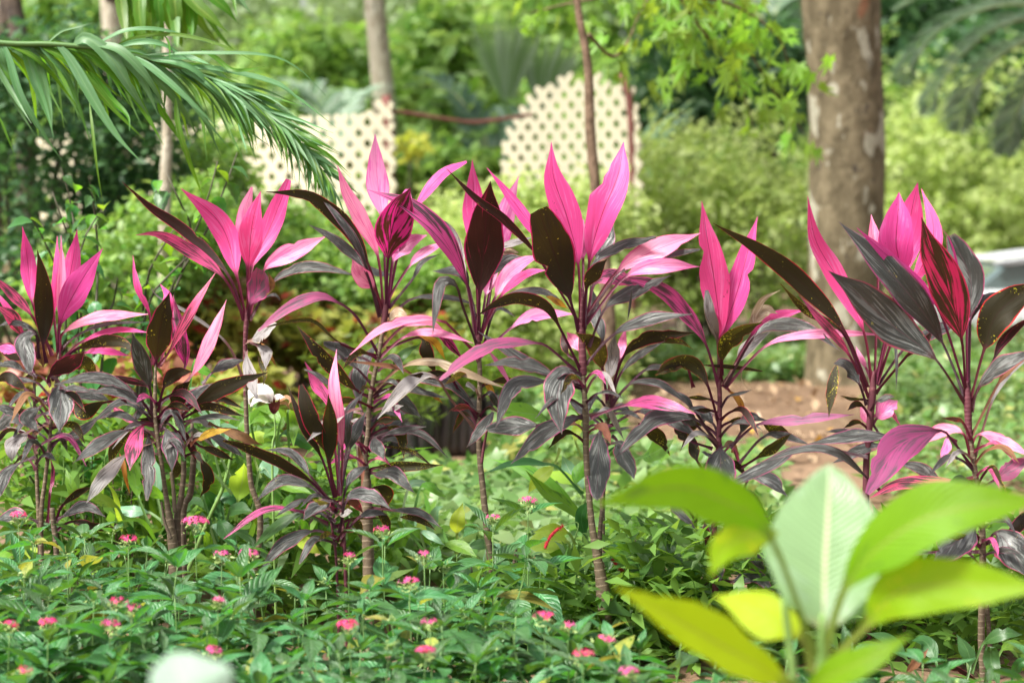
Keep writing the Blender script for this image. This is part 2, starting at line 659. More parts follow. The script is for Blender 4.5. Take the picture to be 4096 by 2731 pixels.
MATS['Y'] = leaf_mat('leaf_yellowing', (0.42, 0.22, 0.03), (0.70, 0.36, 0.03), 0.45, alt=(0.22, 0.07, 0.02), talt=(0.40, 0.10, 0.02), streak=0.45,
                     margin=(0.30, 0.04, 0.04), petiole=(0.22, 0.05, 0.04), speck=(0.65, 0.52, 0.05), specka=0.3, rough=0.5, spec=0.3)
MATS['W'] = leaf_mat('leaf_withered', (0.36, 0.27, 0.17), (0.40, 0.28, 0.15), 0.25, alt=(0.55, 0.47, 0.34), streak=0.46, margin=(0.20, 0.10, 0.05),
                     petiole=(0.25, 0.13, 0.08), rough=0.65, spec=0.25, vein=0.5, bumps=0.7)
MATS['X'] = leaf_mat('leaf_grey_dried_and_sheen', (0.30, 0.275, 0.275), (0.24, 0.20, 0.16), 0.2, alt=(0.12, 0.10, 0.095), streak=0.46, margin=(0.40, 0.30, 0.20),
                     petiole=(0.22, 0.10, 0.09), rough=0.45, spec=0.5, vein=0.4, bumps=0.6, speck=(0.4, 0.33, 0.2), specka=0.2)
MATS['N'] = leaf_mat('leaf_brown_dead', (0.20, 0.09, 0.05), (0.30, 0.11, 0.04), 0.3, alt=(0.12, 0.05, 0.03), streak=0.45, petiole=(0.15, 0.06, 0.04), rough=0.6, spec=0.25, vein=0.4)
MATS['G'] = leaf_mat('leaf_bright_green', (0.13, 0.30, 0.035), (0.30, 0.55, 0.03), 0.5, alt=(0.10, 0.25, 0.03), streak=0.42, mid=(0.25, 0.42, 0.10),
                     petiole=(0.12, 0.25, 0.05), rough=0.4, spec=0.45, vein=0.25, vslope=0.25, huevar=0.015)
MATS['g'] = leaf_mat('leaf_deep_green', (0.035, 0.11, 0.028), (0.07, 0.22, 0.02), 0.35, alt=(0.05, 0.14, 0.04), streak=0.42, mid=(0.10, 0.22, 0.07),
                     petiole=(0.08, 0.18, 0.05), rough=0.38, spec=0.5, vein=0.3, vslope=0.3)
MATS['m'] = leaf_mat('leaf_mint_green', (0.19, 0.36, 0.22), (0.28, 0.50, 0.18), 0.38, alt=(0.24, 0.42, 0.28), streak=0.42, mid=(0.45, 0.55, 0.32),
                     petiole=(0.20, 0.32, 0.12), rough=0.35, spec=0.6, vein=0.2, vslope=0.25)
MATS['y'] = leaf_mat('leaf_yellow_green', (0.32, 0.46, 0.05), (0.58, 0.72, 0.05), 0.5, mid=(0.45, 0.55, 0.12), petiole=(0.25, 0.36, 0.08), rough=0.42, spec=0.4,
                     speck=(0.18, 0.22, 0.04), specka=0.15, vein=0.2)
# foreground canna leaves
MATS['f'] = leaf_mat('canna_leaf_green', (0.15, 0.33, 0.010), (0.32, 0.58, 0.006), 0.58, alt=(0.15, 0.30, 0.02), streak=0.4, mid=(0.30, 0.36, 0.06),
                     petiole=(0.20, 0.27, 0.05), rough=0.45, spec=0.3, vein=0.15, vslope=0.2, fine=30, vary=0.15, huevar=.006, pin=22, pinc=.4, pslope=.22, speck=(.35,.40,.05), specka=.12)
MATS['h'] = leaf_mat('canna_leaf_lime', (0.38, 0.55, 0.010), (0.62, 0.80, 0.008), 0.58, mid=(0.42, 0.46, 0.06), petiole=(0.22, 0.28, 0.05), rough=0.45, spec=0.3,
                     vein=0.12, vslope=0.2, vary=0.1, huevar=.006, pin=22, pinc=.4, pslope=.22, speck=(.30,.34,.05), specka=.12)
MATS['j'] = leaf_mat('canna_leaf_yellow_spotted', (0.22, 0.38, 0.010), (0.44, 0.62, 0.006), 0.58, speck=(0.62, 0.55, 0.02), specka=0.30, mid=(0.36, 0.38, 0.06),
                     petiole=(0.24, 0.28, 0.05), rough=0.45, spec=0.3, vein=0.15, vslope=0.2, vary=0.1)
MATS['e'] = leaf_mat('canna_leaf_mint_sheen', (0.22, 0.38, 0.19), (0.32, 0.54, 0.14), 0.38, alt=(0.27, 0.44, 0.24), streak=0.42, mid=(0.62, 0.66, 0.42), petiole=(0.40, 0.42, 0.20),  # mint tone is sky sheen painted into the blade colour
                     rough=0.32, spec=0.6, vein=0.25, vslope=0.2, fine=30, vary=0.05, midw=0.055, bumps=0.4, pin=26, pinc=.3, pslope=.2)
# palm
MATS['p'] = leaf_mat('palm_leaflet_green', (0.095, 0.215, 0.085), (0.16, 0.36, 0.05), 0.38, alt=(0.135, 0.27, 0.125), streak=0.45, mid=(0.16, 0.30, 0.12), rough=0.46, spec=0.4,
                     vein=0.45, vslope=0.0, vfreq=3, fine=5, tip=(0.30, 0.24, 0.08), tipat=1.04, bumps=0.3, midw=0.12, huevar=0.015)
MATS['q'] = leaf_mat('palm_leaflet_backlit', (0.08, 0.20, 0.02), (0.17, 0.38, 0.015), 0.5, alt=(0.11, 0.22, 0.02), streak=0.42, speck=(0.5, 0.42, 0.08), specka=0.1, mid=(0.2, 0.33, 0.05),
                     rough=0.42, spec=0.4, vein=0.35, vslope=0.0, vfreq=3, fine=5, tip=(0.35, 0.24, 0.06), tipat=1.02, midw=0.12)


def stem_mat(name, c1, c2, rings=0.0, scale=60.0):
    k = NT(name)
    uvn = k.n('ShaderNodeUVMap')
    uvn.uv_map = 'UVMap'
    sep = k.n('ShaderNodeSeparateXYZ')
    k.l(uvn.outputs[0], sep.inputs[0])
    tc = k.n('ShaderNodeTexCoord')
    n1 = k.noise(tc.outputs['Object'], scale, 4.0, 0.6)
    f = n1
    if rings > 0:
        s = k.math('MULTIPLY_ADD', n1, 0.012, sep.outputs[1])
        r = k.math('FRACT', k.math('MULTIPLY', s, rings))
        ring = k.sstep(r, 0.80, 0.95)
        f = k.math('MULTIPLY_ADD', ring, 0.45, k.math('MULTIPLY', n1, 0.7))
    col = k.mix(f, c1, c2)
    nm = k.bump(f, 0.7, 0.004)
    return k.done(k.principled(col, 0.65, 0.25, nm))


def bark_mat(name, c1, c2, patch, patch_at=0.6, scale=3.0, red=None):
    k = NT(name)
    tc = k.n('ShaderNodeTexCoord')
    mp = k.n('ShaderNodeMapping')
    mp.inputs['Scale'].default_value = (1, 1, 0.55)
    k.l(tc.outputs['Object'], mp.inputs[0])
    v = mp.outputs[0]
    n1 = k.noise(v, scale * 4, 6.0, 0.62)
    n2 = k.noise(v, scale * 2.2, 3.0, 0.5)
    n3 = k.noise(v, scale * 14, 4.0, 0.6)
    col = k.mix(k.sstep(n1, 0.35, 0.65), c1, c2)
    if red is not None:
        n4 = k.noise(k.math('ADD', 0.0, n1) if False else v, scale * 1.3, 2.0)
        col = k.mix(k.math('MULTIPLY', k.sstep(n4, 0.62, 0.70), 0.6), col, red)
    col = k.mix(k.sstep(n2, patch_at, patch_at + 0.05), col, patch)
    n5 = k.noise(v, scale * 6.0, 2.0)
    col = k.mix(k.math('MULTIPLY', k.sstep(n5, 0.66, 0.70), 0.8), col, (0.05, 0.04, 0.035))
    nm = k.bump(k.math('ADD', n1, k.math('MULTIPLY', n3, 0.5)), 0.8, 0.03)
    return k.done(k.principled(col, 0.85, 0.15, nm))


def plain(name, col, rough=0.5, spec=0.4, nscale=0, namp=0.2, metallic=0.0, coat=0.0, bump=0.0):
    k = NT(name)
    if nscale:
        tc = k.n('ShaderNodeTexCoord')
        nz = k.noise(tc.outputs['Object'], nscale, 4.0, 0.6)
        c = k.hsv(col if isinstance(col, bpy.types.NodeSocket) else k.mix(0.0, col, col), k.math('MULTIPLY_ADD', nz, namp * 2, 1 - namp))
        nm = k.bump(nz, bump, 0.01) if bump else None
        return k.done(k.principled(c, rough, spec, nm, metallic, coat))
    return k.done(k.principled(col, rough, spec, None, metallic, coat))


M_CANE = stem_mat('cordyline_cane', (0.060, 0.040, 0.027), (0.25, 0.19, 0.125), rings=40, scale=80)
M_CANE_RED = stem_mat('cordyline_young_cane', (0.075, 0.018, 0.028), (0.16, 0.05, 0.06), rings=14, scale=60)
M_CANE_OLD = stem_mat('cordyline_old_cane', (0.05, 0.034, 0.024), (0.18, 0.13, 0.09), rings=24, scale=45)
M_GREEN_STEM = stem_mat('green_stem', (0.16, 0.28, 0.07), (0.22, 0.36, 0.11), rings=7, scale=30)
M_DARK_TWIG = stem_mat('dark_twig', (0.05, 0.045, 0.03), (0.10, 0.09, 0.06), scale=50)
M_BARK_BIG = bark_mat('bark_mottled', (0.100, 0.079, 0.048), (0.205, 0.165, 0.105), (0.37, 0.345, 0.27), 0.575, 3.0, red=(0.30, 0.11, 0.06))
M_BARK_PALE = bark_mat('bark_pale', (0.32, 0.28, 0.21), (0.45, 0.41, 0.33), (0.52, 0.49, 0.41), 0.6, 4.0)
M_BARK_BROWN = bark_mat('bark_brown', (0.13, 0.085, 0.055), (0.24, 0.16, 0.11), (0.28, 0.2, 0.14), 0.66, 8.0)
M_BARK_DARK = bark_mat('bark_dark', (0.05, 0.04, 0.035), (0.12, 0.09, 0.07), (0.2, 0.17, 0.14), 0.7, 4.0)
M_CREAM = plain('cream_paint', (0.55, 0.50, 0.37), 0.5, 0.35, 6.0, 0.08)
M_REDPOST = plain('red_oxide_paint', (0.20, 0.075, 0.065), 0.7, 0.25, 18.0, 0.45, bump=.4)
M_BAG = plain('black_polythene', (0.028, 0.022, 0.022), 0.38, 0.5, 25.0, 0.4, bump=0.5)
M_POTSOIL = plain('potting_soil', (0.06, 0.035, 0.022), 0.9, 0.1, 40.0, 0.4)

# ground: red-brown garden soil
kk = NT('garden_soil')
tcn = kk.n('ShaderNodeTexCoord')
sn1 = kk.noise(tcn.outputs['Object'], 1.1, 5.0, 0.6)
sn2 = kk.noise(tcn.outputs['Object'], 9.0, 6.0, 0.65)
sn3 = kk.noise(tcn.outputs['Object'], 45.0, 4.0, 0.6)
sc_ = kk.mix(kk.sstep(sn1, 0.35, 0.65), (0.145, 0.088, 0.055), (0.225, 0.146, 0.096))
sc_ = kk.mix(kk.math('MULTIPLY', kk.sstep(sn2, 0.45, 0.7), 0.55), sc_, (0.085, 0.05, 0.034))
sc_ = kk.hsv(sc_, kk.math('MULTIPLY_ADD', sn3, 0.7, 0.65))
M_SOIL = kk.done(kk.principled(sc_, 0.9, 0.15, kk.bump(kk.math('ADD', sn2, kk.math('MULTIPLY', sn3, 0.4)), 0.8, 0.03)))

GREENS = {  # light and pale greens are lifted to paint in the bright, airy background
    'light': mass_mat('foliage_light_green', (0.25, 0.36, 0.08), (0.52, 0.58, 0.27), (0.42, 0.56, 0.09), (0.64, 0.72, 0.28), 0.5),
    'mid': mass_mat('foliage_mid_green', (0.10, 0.23, 0.04), (0.31, 0.45, 0.15), (0.22, 0.42, 0.04), (0.44, 0.60, 0.13), 0.48),
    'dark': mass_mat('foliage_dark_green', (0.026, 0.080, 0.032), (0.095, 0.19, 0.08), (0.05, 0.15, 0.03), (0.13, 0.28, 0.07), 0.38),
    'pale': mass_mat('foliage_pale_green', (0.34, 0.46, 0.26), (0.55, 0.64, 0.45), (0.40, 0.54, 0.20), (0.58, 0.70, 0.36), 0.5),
    'bright': mass_mat('foliage_bright_lime', (0.13, 0.28, 0.015), (0.24, 0.40, 0.025), (0.34, 0.56, 0.01), (0.52, 0.70, 0.02), 0.58),
    'cover': mass_mat('foliage_ground_cover', (0.08, 0.19, 0.04), (0.26, 0.36, 0.16), (0.18, 0.36, 0.05), (0.36, 0.50, 0.16), 0.42, rough=0.38, c3=(0.40, 0.40, 0.12), at3=0.94),
    'seedling': mass_mat('foliage_seedling', (0.07, 0.14, 0.02), (0.16, 0.24, 0.03), (0.18, 0.30, 0.02), (0.32, 0.42, 0.03), 0.45),
    'coleus_y': mass_mat('coleus_yellow', (0.20, 0.26, 0.05), (0.36, 0.34, 0.08), (0.30, 0.36, 0.04), (0.46, 0.44, 0.07), 0.4, c3=(0.35, 0.04, 0.03), at3=0.86),
    'coleus_r': mass_mat('coleus_red', (0.28, 0.09, 0.06), (0.42, 0.20, 0.13), (0.36, 0.10, 0.06), (0.5, 0.25, 0.14), 0.35, c3=(0.40, 0.36, 0.05), at3=0.75),
    'varieg': mass_mat('variegated', (0.30, 0.38, 0.10), (0.62, 0.62, 0.34), (0.4, 0.52, 0.1), (0.7, 0.72, 0.4), 0.4, c3=(0.06, 0.14, 0.03), at3=0.7),
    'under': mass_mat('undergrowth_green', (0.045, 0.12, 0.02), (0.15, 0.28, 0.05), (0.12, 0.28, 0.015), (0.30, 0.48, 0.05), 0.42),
    'datepalm': mass_mat('date_palm_green', (0.15, 0.25, 0.16), (0.40, 0.50, 0.40), (0.18, 0.32, 0.14), (0.4, 0.54, 0.36), 0.38, rough=0.4, spec=0.5),
}

# ------------------------------------------------------------------ ground
ys = np.concatenate([np.linspace(-30, 3, 6), np.arange(4, 19.2, 0.25), np.array([20, 22, 25, 30, 40, 60, 100, 200, 400])])
xs = np.concatenate([np.array([-300, -120, -60, -30, -15]), np.arange(-8, 8.1, 0.25), np.array([15, 30, 60, 120, 300])])
gr = np.random.default_rng(3)
GV = []
for yy in ys:
    for xx in xs:
        near = 1.0 if (abs(xx) < 8.2 and 4 <= yy <= 19) else 0.0
        GV.append((xx, yy, gz(xx, yy) + near * gr.uniform(-0.018, 0.018)))
nx, ny = len(xs), len(ys)
GF = [(j * nx + i, j * nx + i + 1, (j + 1) * nx + i + 1, (j + 1) * nx + i) for j in range(ny - 1) for i in range(nx - 1)]
tag(mesh_obj('ground', GV, GF, M_SOIL), kind='structure')


def scatter_ground(u0, u1, v0, v1, n, zlo=0.0, zhi=0.1, rng=None, dmin=7.0, dmax=25.0):
    """points standing on the terrain, spread evenly over an image region"""
    rng = rng or NR
    out = []
    while len(out) < n:
        u = rng.uniform(u0, u1) * OK_
        d = rng.uniform(dmin, dmax)
        x = (u - 2048) / FPX * d
        z = gz(x, d) + rng.uniform(zlo, zhi)
        # projected full-view v
        rel = z - CAM_H
        yc = (rel * CP + d * SP) / (d * CP - rel * SP)
        v = (1365.5 - yc * FPX) / OK_
        if v0 <= v <= v1:
            out.append((x, d, z))
    return np.array(out)


# fallen leaves on the soil
P = scatter_ground(1250, 2352, 880, 1060, 520, 0.004, 0.02, dmin=9.5, dmax=14.5)
k_l = mass_mat('leaf_litter_mix', (0.30, 0.18, 0.10), (0.50, 0.36, 0.24), (0.3, 0.18, 0.1), (0.5, 0.36, 0.24), 0.2, c3=(0.55, 0.30, 0.04), at3=0.9)
o = foliage('leaf_litter', P, 0.075, k_l, None, 0.5, up=0.9, droop=0.0)
tag(o, 'dry brown and tan fallen leaves scattered on the bare soil', 'leaf litter', kind='stuff')

# low ground cover, one mass per bed
def cover(name, label, regions, mat, size, aspect, up=0.6):
    Ps = [scatter_ground(*r) for r in regions]
    o = foliage(name, np.vstack(Ps), size, mat, None, aspect, up=up, droop=0.1)
    tag(o, label, 'ground cover', kind='stuff')

cover('ground_cover', 'round-leaved pale green ground cover on the soil behind the tall pink plants',
      [(820, 1330, 1060, 1330, 2600, 0.02, 0.24, None, 7.4, 11.3), (1330, 1800, 1010, 1240, 1500, 0.02, 0.20, None, 7.4, 11.0),
       (1250, 1480, 1150, 1420, 900, 0.0, 0.16, None, 6.9, 8.0), (1140, 1430, 880, 1070, 2000, 0.0, 0.26, None, 9.6, 13.6), (760, 1100, 1110, 1220, 700, .0, .16, None, 8.0, 9.6)], GREENS['cover'], 0.075, 0.75)
cover('ground_cover', 'low light green creepers along the foot of the big brown trunk',
      [(1380, 1860, 765, 885, 5500, 0.0, 0.16, None, 14.0, 16.6), (2020, 2400, 740, 960, 5200, 0.0, 0.22, None, 12.0, 17.2),
       (2000, 2400, 900, 1120, 1500, 0.0, 0.16, None, 9.5, 12.5)], GREENS['cover'], 0.07, 0.65)

# ------------------------------------------------------------------ trees and trunks
def tree(name, label, pts, radii, mat, crown=None, group=None, sides=14, n=None, wob=0.0):
    """pts: world points of the trunk from the ground up"""
    root = empty(name, pts[0], label, 'tree', group)
    tube('trunk', pts, radii, mat, root, sides, n or 8 * len(pts), wob, seed=5)
    return root


def OW(u, v, d):
    return WT('O', u, v, d)


def ground_at(u, d):
    x = (u * OK_ - 2048) / FPX * d
    return Vector((x, d, gz(x, d) - 0.03))

# big mottled trunk
d0 = 14.0
rb = 88 * OK_ * pxm(d0)
big = tree('big_tree', 'thick brown trunk with pale mottled bark standing on bare soil',
           [ground_at(1938, d0) - Vector((0, 0, .1)), OW(1938, 850, d0), OW(1940, 700, d0), OW(1946, 400, d0), OW(1940, 150, d0), OW(1930, -40, d0), OW(1925, -500, d0), OW(1880, -1100, d0)],
           [rb * 1.12, rb * 1.02, rb * .98, rb * .98, rb * .97, rb * 1.04, rb * 1.0, rb * .7], M_BARK_BIG, sides=22, n=60, wob=0.025)
b1 = OW(1900, -800, d0)
tube('limb', [b1, b1 + Vector((-.8, .2, .9)), b1 + Vector((-1.8, .4, 1.5))], [rb * .5, rb * .35, rb * .12], M_BARK_BIG, big)
tube('limb', [b1 + Vector((0, 0, .3)), b1 + Vector((.9, -.3, 1.2)), b1 + Vector((1.8, -.4, 1.7))], [rb * .5, rb * .35, rb * .12], M_BARK_BIG, big)
foliage('crown', clump_points(b1 + Vector((0, .8, 2.0)), (2.6, 2.2, 1.1), 5000, 60), 0.16, GREENS['mid'], big, 0.45)

# slim pale trunk behind the lattice
d0 = 18.2
r0 = 27 * OK_ * pxm(d0)
slim = tree('slim_tree', 'slim pale grey trunk rising behind the end of the long lattice panel',
            [ground_at(895, d0), OW(888, 420, d0), OW(880, 220, d0), OW(868, 80, d0), OW(858, -60, d0), OW(850, -700, d0)],
            [r0 * 1.1, r0, r0 * .95, r0 * .9, r0 * .85, r0 * .5], M_BARK_PALE, sides=12, n=40, wob=0.02)
foliage('crown', clump_points(OW(850, -560, d0), (1.5, 1.2, .8), 2500, 40), 0.15, GREENS['mid'], slim, 0.45)

# sapling with lime lobed leaves
d0 = 10.6
r0 = 12 * OK_ * pxm(d0)
sap = tree('sapling', 'thin brown sapling before the peaked lattice, lime lobed leaves on its side branches',
           [ground_at(1402, d0), OW(1398, 760, d0), OW(1390, 620, d0), OW(1368, 430, d0), OW(1356, 300, d0), OW(1350, 150, d0), OW(1328, 20, d0), OW(1310, -180, d0)],
           [r0 * 1.6, r0 * 1.5, r0 * 1.3, r0 * 1.05, r0, r0 * .85, r0 * .7, r0 * .4], M_BARK_BROWN, sides=10, n=50, wob=0.04)

# tree with lime lobed leaves hanging from above
def lobed_leaf_mesh(mat):
    """a palmately lobed leaf, about one unit long"""
    V = [(0, 0, 0)]
    lobes = [(-1.9, .42), (-1.25, .62), (-.62, .85), (0.0, 1.0), (.62, .85), (1.25, .62), (1.9, .42)]
    ring = []
    for i, (a, r) in enumerate(lobes):
        if i > 0:
            am = (a + lobes[i - 1][0]) / 2
            ring.append((am, .36))
        ring.append((a - .13, r * .72))
        ring.append((a, r))
        ring.append((a + .13, r * .72))
    for a, r in ring:
        V.append((math.sin(a) * r * .8, math.cos(a) * r, -.18 * r * r))
    F = [(0, i, i + 1) for i in range(1, len(ring))]
    me = bpy.data.meshes.new('lobed_leaf')
    me.from_pydata(V, [], F)
    uv = me.uv_layers.new(name='UVMap')
    for l in me.loops:
        p = V[l.vertex_index]
        uv.data[l.index].uv = (.5 + p[0] * .5, max(0.12, p[1]))
    me.materials.append(mat)
    return me

MATS['l'] = leaf_mat('lobed_leaf_lime', (0.15, 0.28, 0.03), (0.34, 0.52, 0.04), 0.55, mid=(0.24, 0.38, 0.06), rough=0.4, spec=0.4, vary=0.5, huevar=0.02)
LOBED = lobed_leaf_mesh(MATS['l'])
d0 = 10.4
lob = sap
BR = [[(1318, -100), (1400, -110), (1530, -60), (1600, -10), (1680, 60), (1740, 150), (1790, 230), (1850, 310)],
      [(1530, -60), (1590, 40), (1660, 130), (1700, 200), (1730, 290)],
      [(1352, 80), (1405, 130), (1440, 100), (1475, 20), (1530, -60)],
      [(1530, -60), (1560, 40), (1580, 110), (1540, 170)],
      [(1600, -10), (1700, 20), (1790, 90), (1820, 200)],
      [(1530, -60), (1440, -20), (1300, 10), (1220, 30)]]
for bi, br in enumerate(BR):
    pw = [OW(u, v, 10.6 + .22 * i + .1 * bi) for i, (u, v) in enumerate(br)]
    rr = [.010 - .0075 * i / (len(br) - 1) for i in range(len(br))]
    tube('branch', pw, rr, M_BARK_BROWN, lob, 6)
    n_l = 44 if bi not in (2, 5) else 18
    S_, _ = spline([tuple(p) for p in pw], 30)
    for i in range(n_l):
        p = Vector(S_[RND.randrange(5, 30)])
        o = bpy.data.objects.new('leaf', LOBED)
        COL.objects.link(o)
        o.parent = lob
        off = Vector((RND.gauss(0, .07), RND.gauss(0, .14), RND.uniform(-.11, .06)))
        o.location = p + off - lob.location
        s = RND.uniform(.07, .15)
        o.scale = (s, s, s)
        o.rotation_euler = (RND.uniform(-2.6, -1.2), RND.uniform(-.5, .5), RND.uniform(-2.5, 2.5))

# trunks at the left
r0 = 19 * OK_ * pxm(11.5)
tree('slender_tree', 'slender brown trunk behind the leafy shrub under the palm frond',
     [ground_at(378, 11.5), OW(378, 640, 11.5), OW(380, 420, 11.5), OW(384, 280, 11.5), OW(384, -200, 11.5)], [r0 * .8, r0 * .75, r0 * .7, r0 * .6, r0 * .5], M_BARK_PALE, n=30)
r0 = 22 * OK_ * pxm(16)
tree('pale_tree', 'pale tan trunk showing above the arching palm frond',
     [ground_at(262, 16), OW(262, 300, 16), OW(258, 90, 16), OW(248, -60, 16), OW(240, -500, 16)], [r0, r0, r0, r0 * .9, r0 * .7], M_BARK_PALE, n=30)
r0 = 24 * OK_ * pxm(13.4)
tree('dark_tree', 'dark brown leaning trunk in the top corner above the palm frond',
     [ground_at(60, 13.4), OW(62, 500, 13.4), OW(58, 250, 13.4), OW(44, 90, 13.4), OW(30, 0, 13.4), OW(0, -300, 13.4)], [r0 * 1.2, r0, r0 * .95, r0 * .9, r0 * .8, r0 * .5], M_BARK_DARK, n=40)
r0 = 12 * OK_ * pxm(13.6)
tree('dark_tree', 'second dark stem at the very edge beside the leaning trunk',
     [ground_at(-10, 13.6), OW(-5, 300, 13.6), OW(8, 60, 13.6), OW(20, -60, 13.6), OW(30, -300, 13.6)], [r0 * 1.2, r0, r0 * 1.3, r0 * 1.3, r0 * .8], M_BARK_DARK, n=30)

# unseen crowns added over the left-hand trunks to shade the background, kept sparse
for rt in [o for o in bpy.data.objects if o.name.startswith(('dark_tree', 'slender_tree', 'pale_tree'))]:
    top = rt.location + Vector((0, .3, 8.2))
    tube('limb', [rt.location + Vector((0, 0, 2.4)), rt.location + Vector((.1, .2, 5.0)), top], [.07, .05, .02], M_BARK_DARK, rt)
    foliage('crown', clump_points(top, (2.0, 1.6, 1.0), 800, 50), .16, GREENS['mid'], rt, .45)

# ------------------------------------------------------------------ lattice fence
def lattice(label, u_r, d_r, yaw, poly, per=0.094, sw=0.047, zref=0.0):
    """panel starts at its near right end (u_r, d_r) and runs left and away; poly in metres (along, height)"""
    p0 = ground_at(u_r, d_r)
    p0.z = 0.2
    root = empty('lattice_panel', p0, label, 'fence')
    ax = Vector((-math.cos(yaw), math.sin(yaw), 0))
    nr = Vector((math.sin(yaw), math.cos(yaw), 0))
    amin = min(p[0] for p in poly); amax = max(p[0] for p in poly)
    zmin = min(p[1] for p in poly); zmax = max(p[1] for p in poly)
    m = len(poly)

    def clip(px, pz, dx, dz):
        ts = []
        for i in range(m):
            (x1, z1), (x2, z2) = poly[i], poly[(i + 1) % m]
            ex, ez = x2 - x1, z2 - z1
            den = dx * ez - dz * ex
            if abs(den) < 1e-9:
                continue
            t = ((x1 - px) * ez - (z1 - pz) * ex) / den
            s = ((x1 - px) * dz - (z1 - pz) * dx) / den
            if 0 <= s < 1:
                ts.append(t)
        ts.sort()
        return [(ts[i], ts[i + 1]) for i in range(0, len(ts) - 1, 2)]
    q = math.sqrt(.5)
    for side, (dx, dz) in enumerate(((q, q), (q, -q))):
        nx_, nz_ = -dz, dx
        vals = [a * nx_ + b * nz_ for a, b in poly]
        c = math.floor(min(vals) / per) * per
        while c < max(vals):
            c += per
            px, pz = nx_ * c, nz_ * c
            for t0, t1 in clip(px, pz, dx, dz):
                if t1 - t0 < 0.05:
                    continue
                prof = []
                for a in np.linspace(-math.pi / 2, math.pi / 2, 5):
                    prof.append((t1 + math.cos(a) * sw / 2, math.sin(a) * sw / 2))
                for a in np.linspace(math.pi / 2, 3 * math.pi / 2, 5):
                    prof.append((t0 + math.cos(a) * sw / 2, math.sin(a) * sw / 2))
                y0 = 0.0 if side == 0 else 0.0105
                V = []
                for yo in (y0, y0 + 0.010):
                    for t, s in prof:
                        al = px + dx * t + nx_ * s
                        zz = pz + dz * t + nz_ * s
                        V.append(ax * al + nr * yo + Vector((0, 0, zz)))
                kq = len(prof)
                F = [tuple(range(kq)), tuple(range(2 * kq - 1, kq - 1, -1))]
                F += [(i, i + kq, (i + 1) % kq + kq, (i + 1) % kq) for i in range(kq)]
                mesh_obj('slat', [tuple(v) for v in V], F, M_CREAM, root, smooth=False, world_coords=False)
    return root, ax, nr

d_r = 15.2
kx = TK * pxm(d_r)
yaw = math.radians(46)
def bz(y):      # height above 0.2 of a B-tile row at the panel
    return W(2048, y * TK, d_r + .5).z - 0.2
def ba(x):      # distance along the panel of a B-tile column
    return (2020 - x) * kx / math.cos(yaw) * 1.04
poly = [(ba(2030), bz(1700)), (ba(2020), bz(1050)), (ba(2000), bz(800)), (ba(1985), bz(640)), (ba(1920), bz(600)), (ba(1860), bz(625)),
        (ba(1740), bz(495)), (ba(1665), bz(590)), (ba(1570), bz(500)), (ba(1430), bz(600)), (ba(1350), bz(590)), (ba(1150), bz(910)), (ba(1120), bz(1700))]
lat, ax, nr = lattice('cream lattice panel with a peaked top behind the thin sapling', (1350 + 2020 * TK) / OK_, d_r, yaw, poly)
pp = lat.location
postu = ground_at((1350 + 1985 * TK) / OK_, d_r + .04)
tube('post', [Vector((postu.x, d_r + .05, 0.1)), Vector((postu.x - .01, d_r + .05, bz(900) + .2)), Vector((postu.x - .075, d_r + .05, bz(520) + .2))], [.024, .024, .024], M_REDPOST, lat, 8)
# long panel
d_l = 15.0
kl = TK * pxm(d_l + .8)
yawl = math.radians(30)
def bz2(y):
    return W(2048, y * TK, d_l + .5).z - 0.2
def ba2(x):
    return (380 - x) * kl / math.cos(yawl)
poly = [(ba2(375), bz2(1700)), (ba2(375), bz2(1150)), (ba2(350), bz2(720)), (ba2(290), bz2(700)), (ba2(200), bz2(800)), (ba2(-2300), bz2(860)), (ba2(-2300), bz2(1700))]
lat2, ax2, nr2 = lattice('long cream lattice panel running behind the palm frond', (1350 + 380 * TK) / OK_, d_l, yawl, poly)
pu = ground_at((1350 + 345 * TK) / OK_, d_l)
tube('post', [Vector((pu.x, d_l + .06, .1)), Vector((pu.x, d_l + .06, bz2(900) + .2)), Vector((pu.x - .02, d_l + .06, bz2(665) + .2))], [.03, .03, .03], M_REDPOST, lat2, 8)
# sagging red rail between the panels
rl = [WT('B', 360, 745, d_l + .1), WT('B', 560, 775, d_l + .2), WT('B', 760, 805, d_l + .3), WT('B', 930, 822, d_l + .4), WT('B', 1180, 790, d_l + .6), WT('B', 1300, 770, d_l + .7)]
o = tube('fence_rail', rl, [.012, .013, .011, .014, .012, .012], M_REDPOST, None, 8)
tag(o, 'thin sagging red-brown rail strung between the two lattice panels', 'rail')

# ------------------------------------------------------------------ car on the lower road
M_CARW = plain('white_car_paint', (0.80, 0.81, 0.83), 0.22, 0.5, coat=0.6)
M_GLASS = plain('car_glass', (0.10, 0.14, 0.14), 0.06, 0.8)
M_TYRE = plain('tyre_rubber', (0.015, 0.015, 0.015), 0.7, 0.3)
M_RIM = plain('wheel_rim', (0.45, 0.45, 0.46), 0.3, 0.5, metallic=0.8)
M_SILVER = plain('pillar_grey', (0.42, 0.43, 0.46), 0.35, 0.5)

road_z = gz(0, 30)
V, F, _ = box_geo(0, 21.4, road_z + .004, 60, 4.6, .008)
tag(mesh_obj('road', V, F, plain('asphalt', (0.05, 0.05, 0.05), .85, .2, 30, .3), smooth=False), kind='structure')

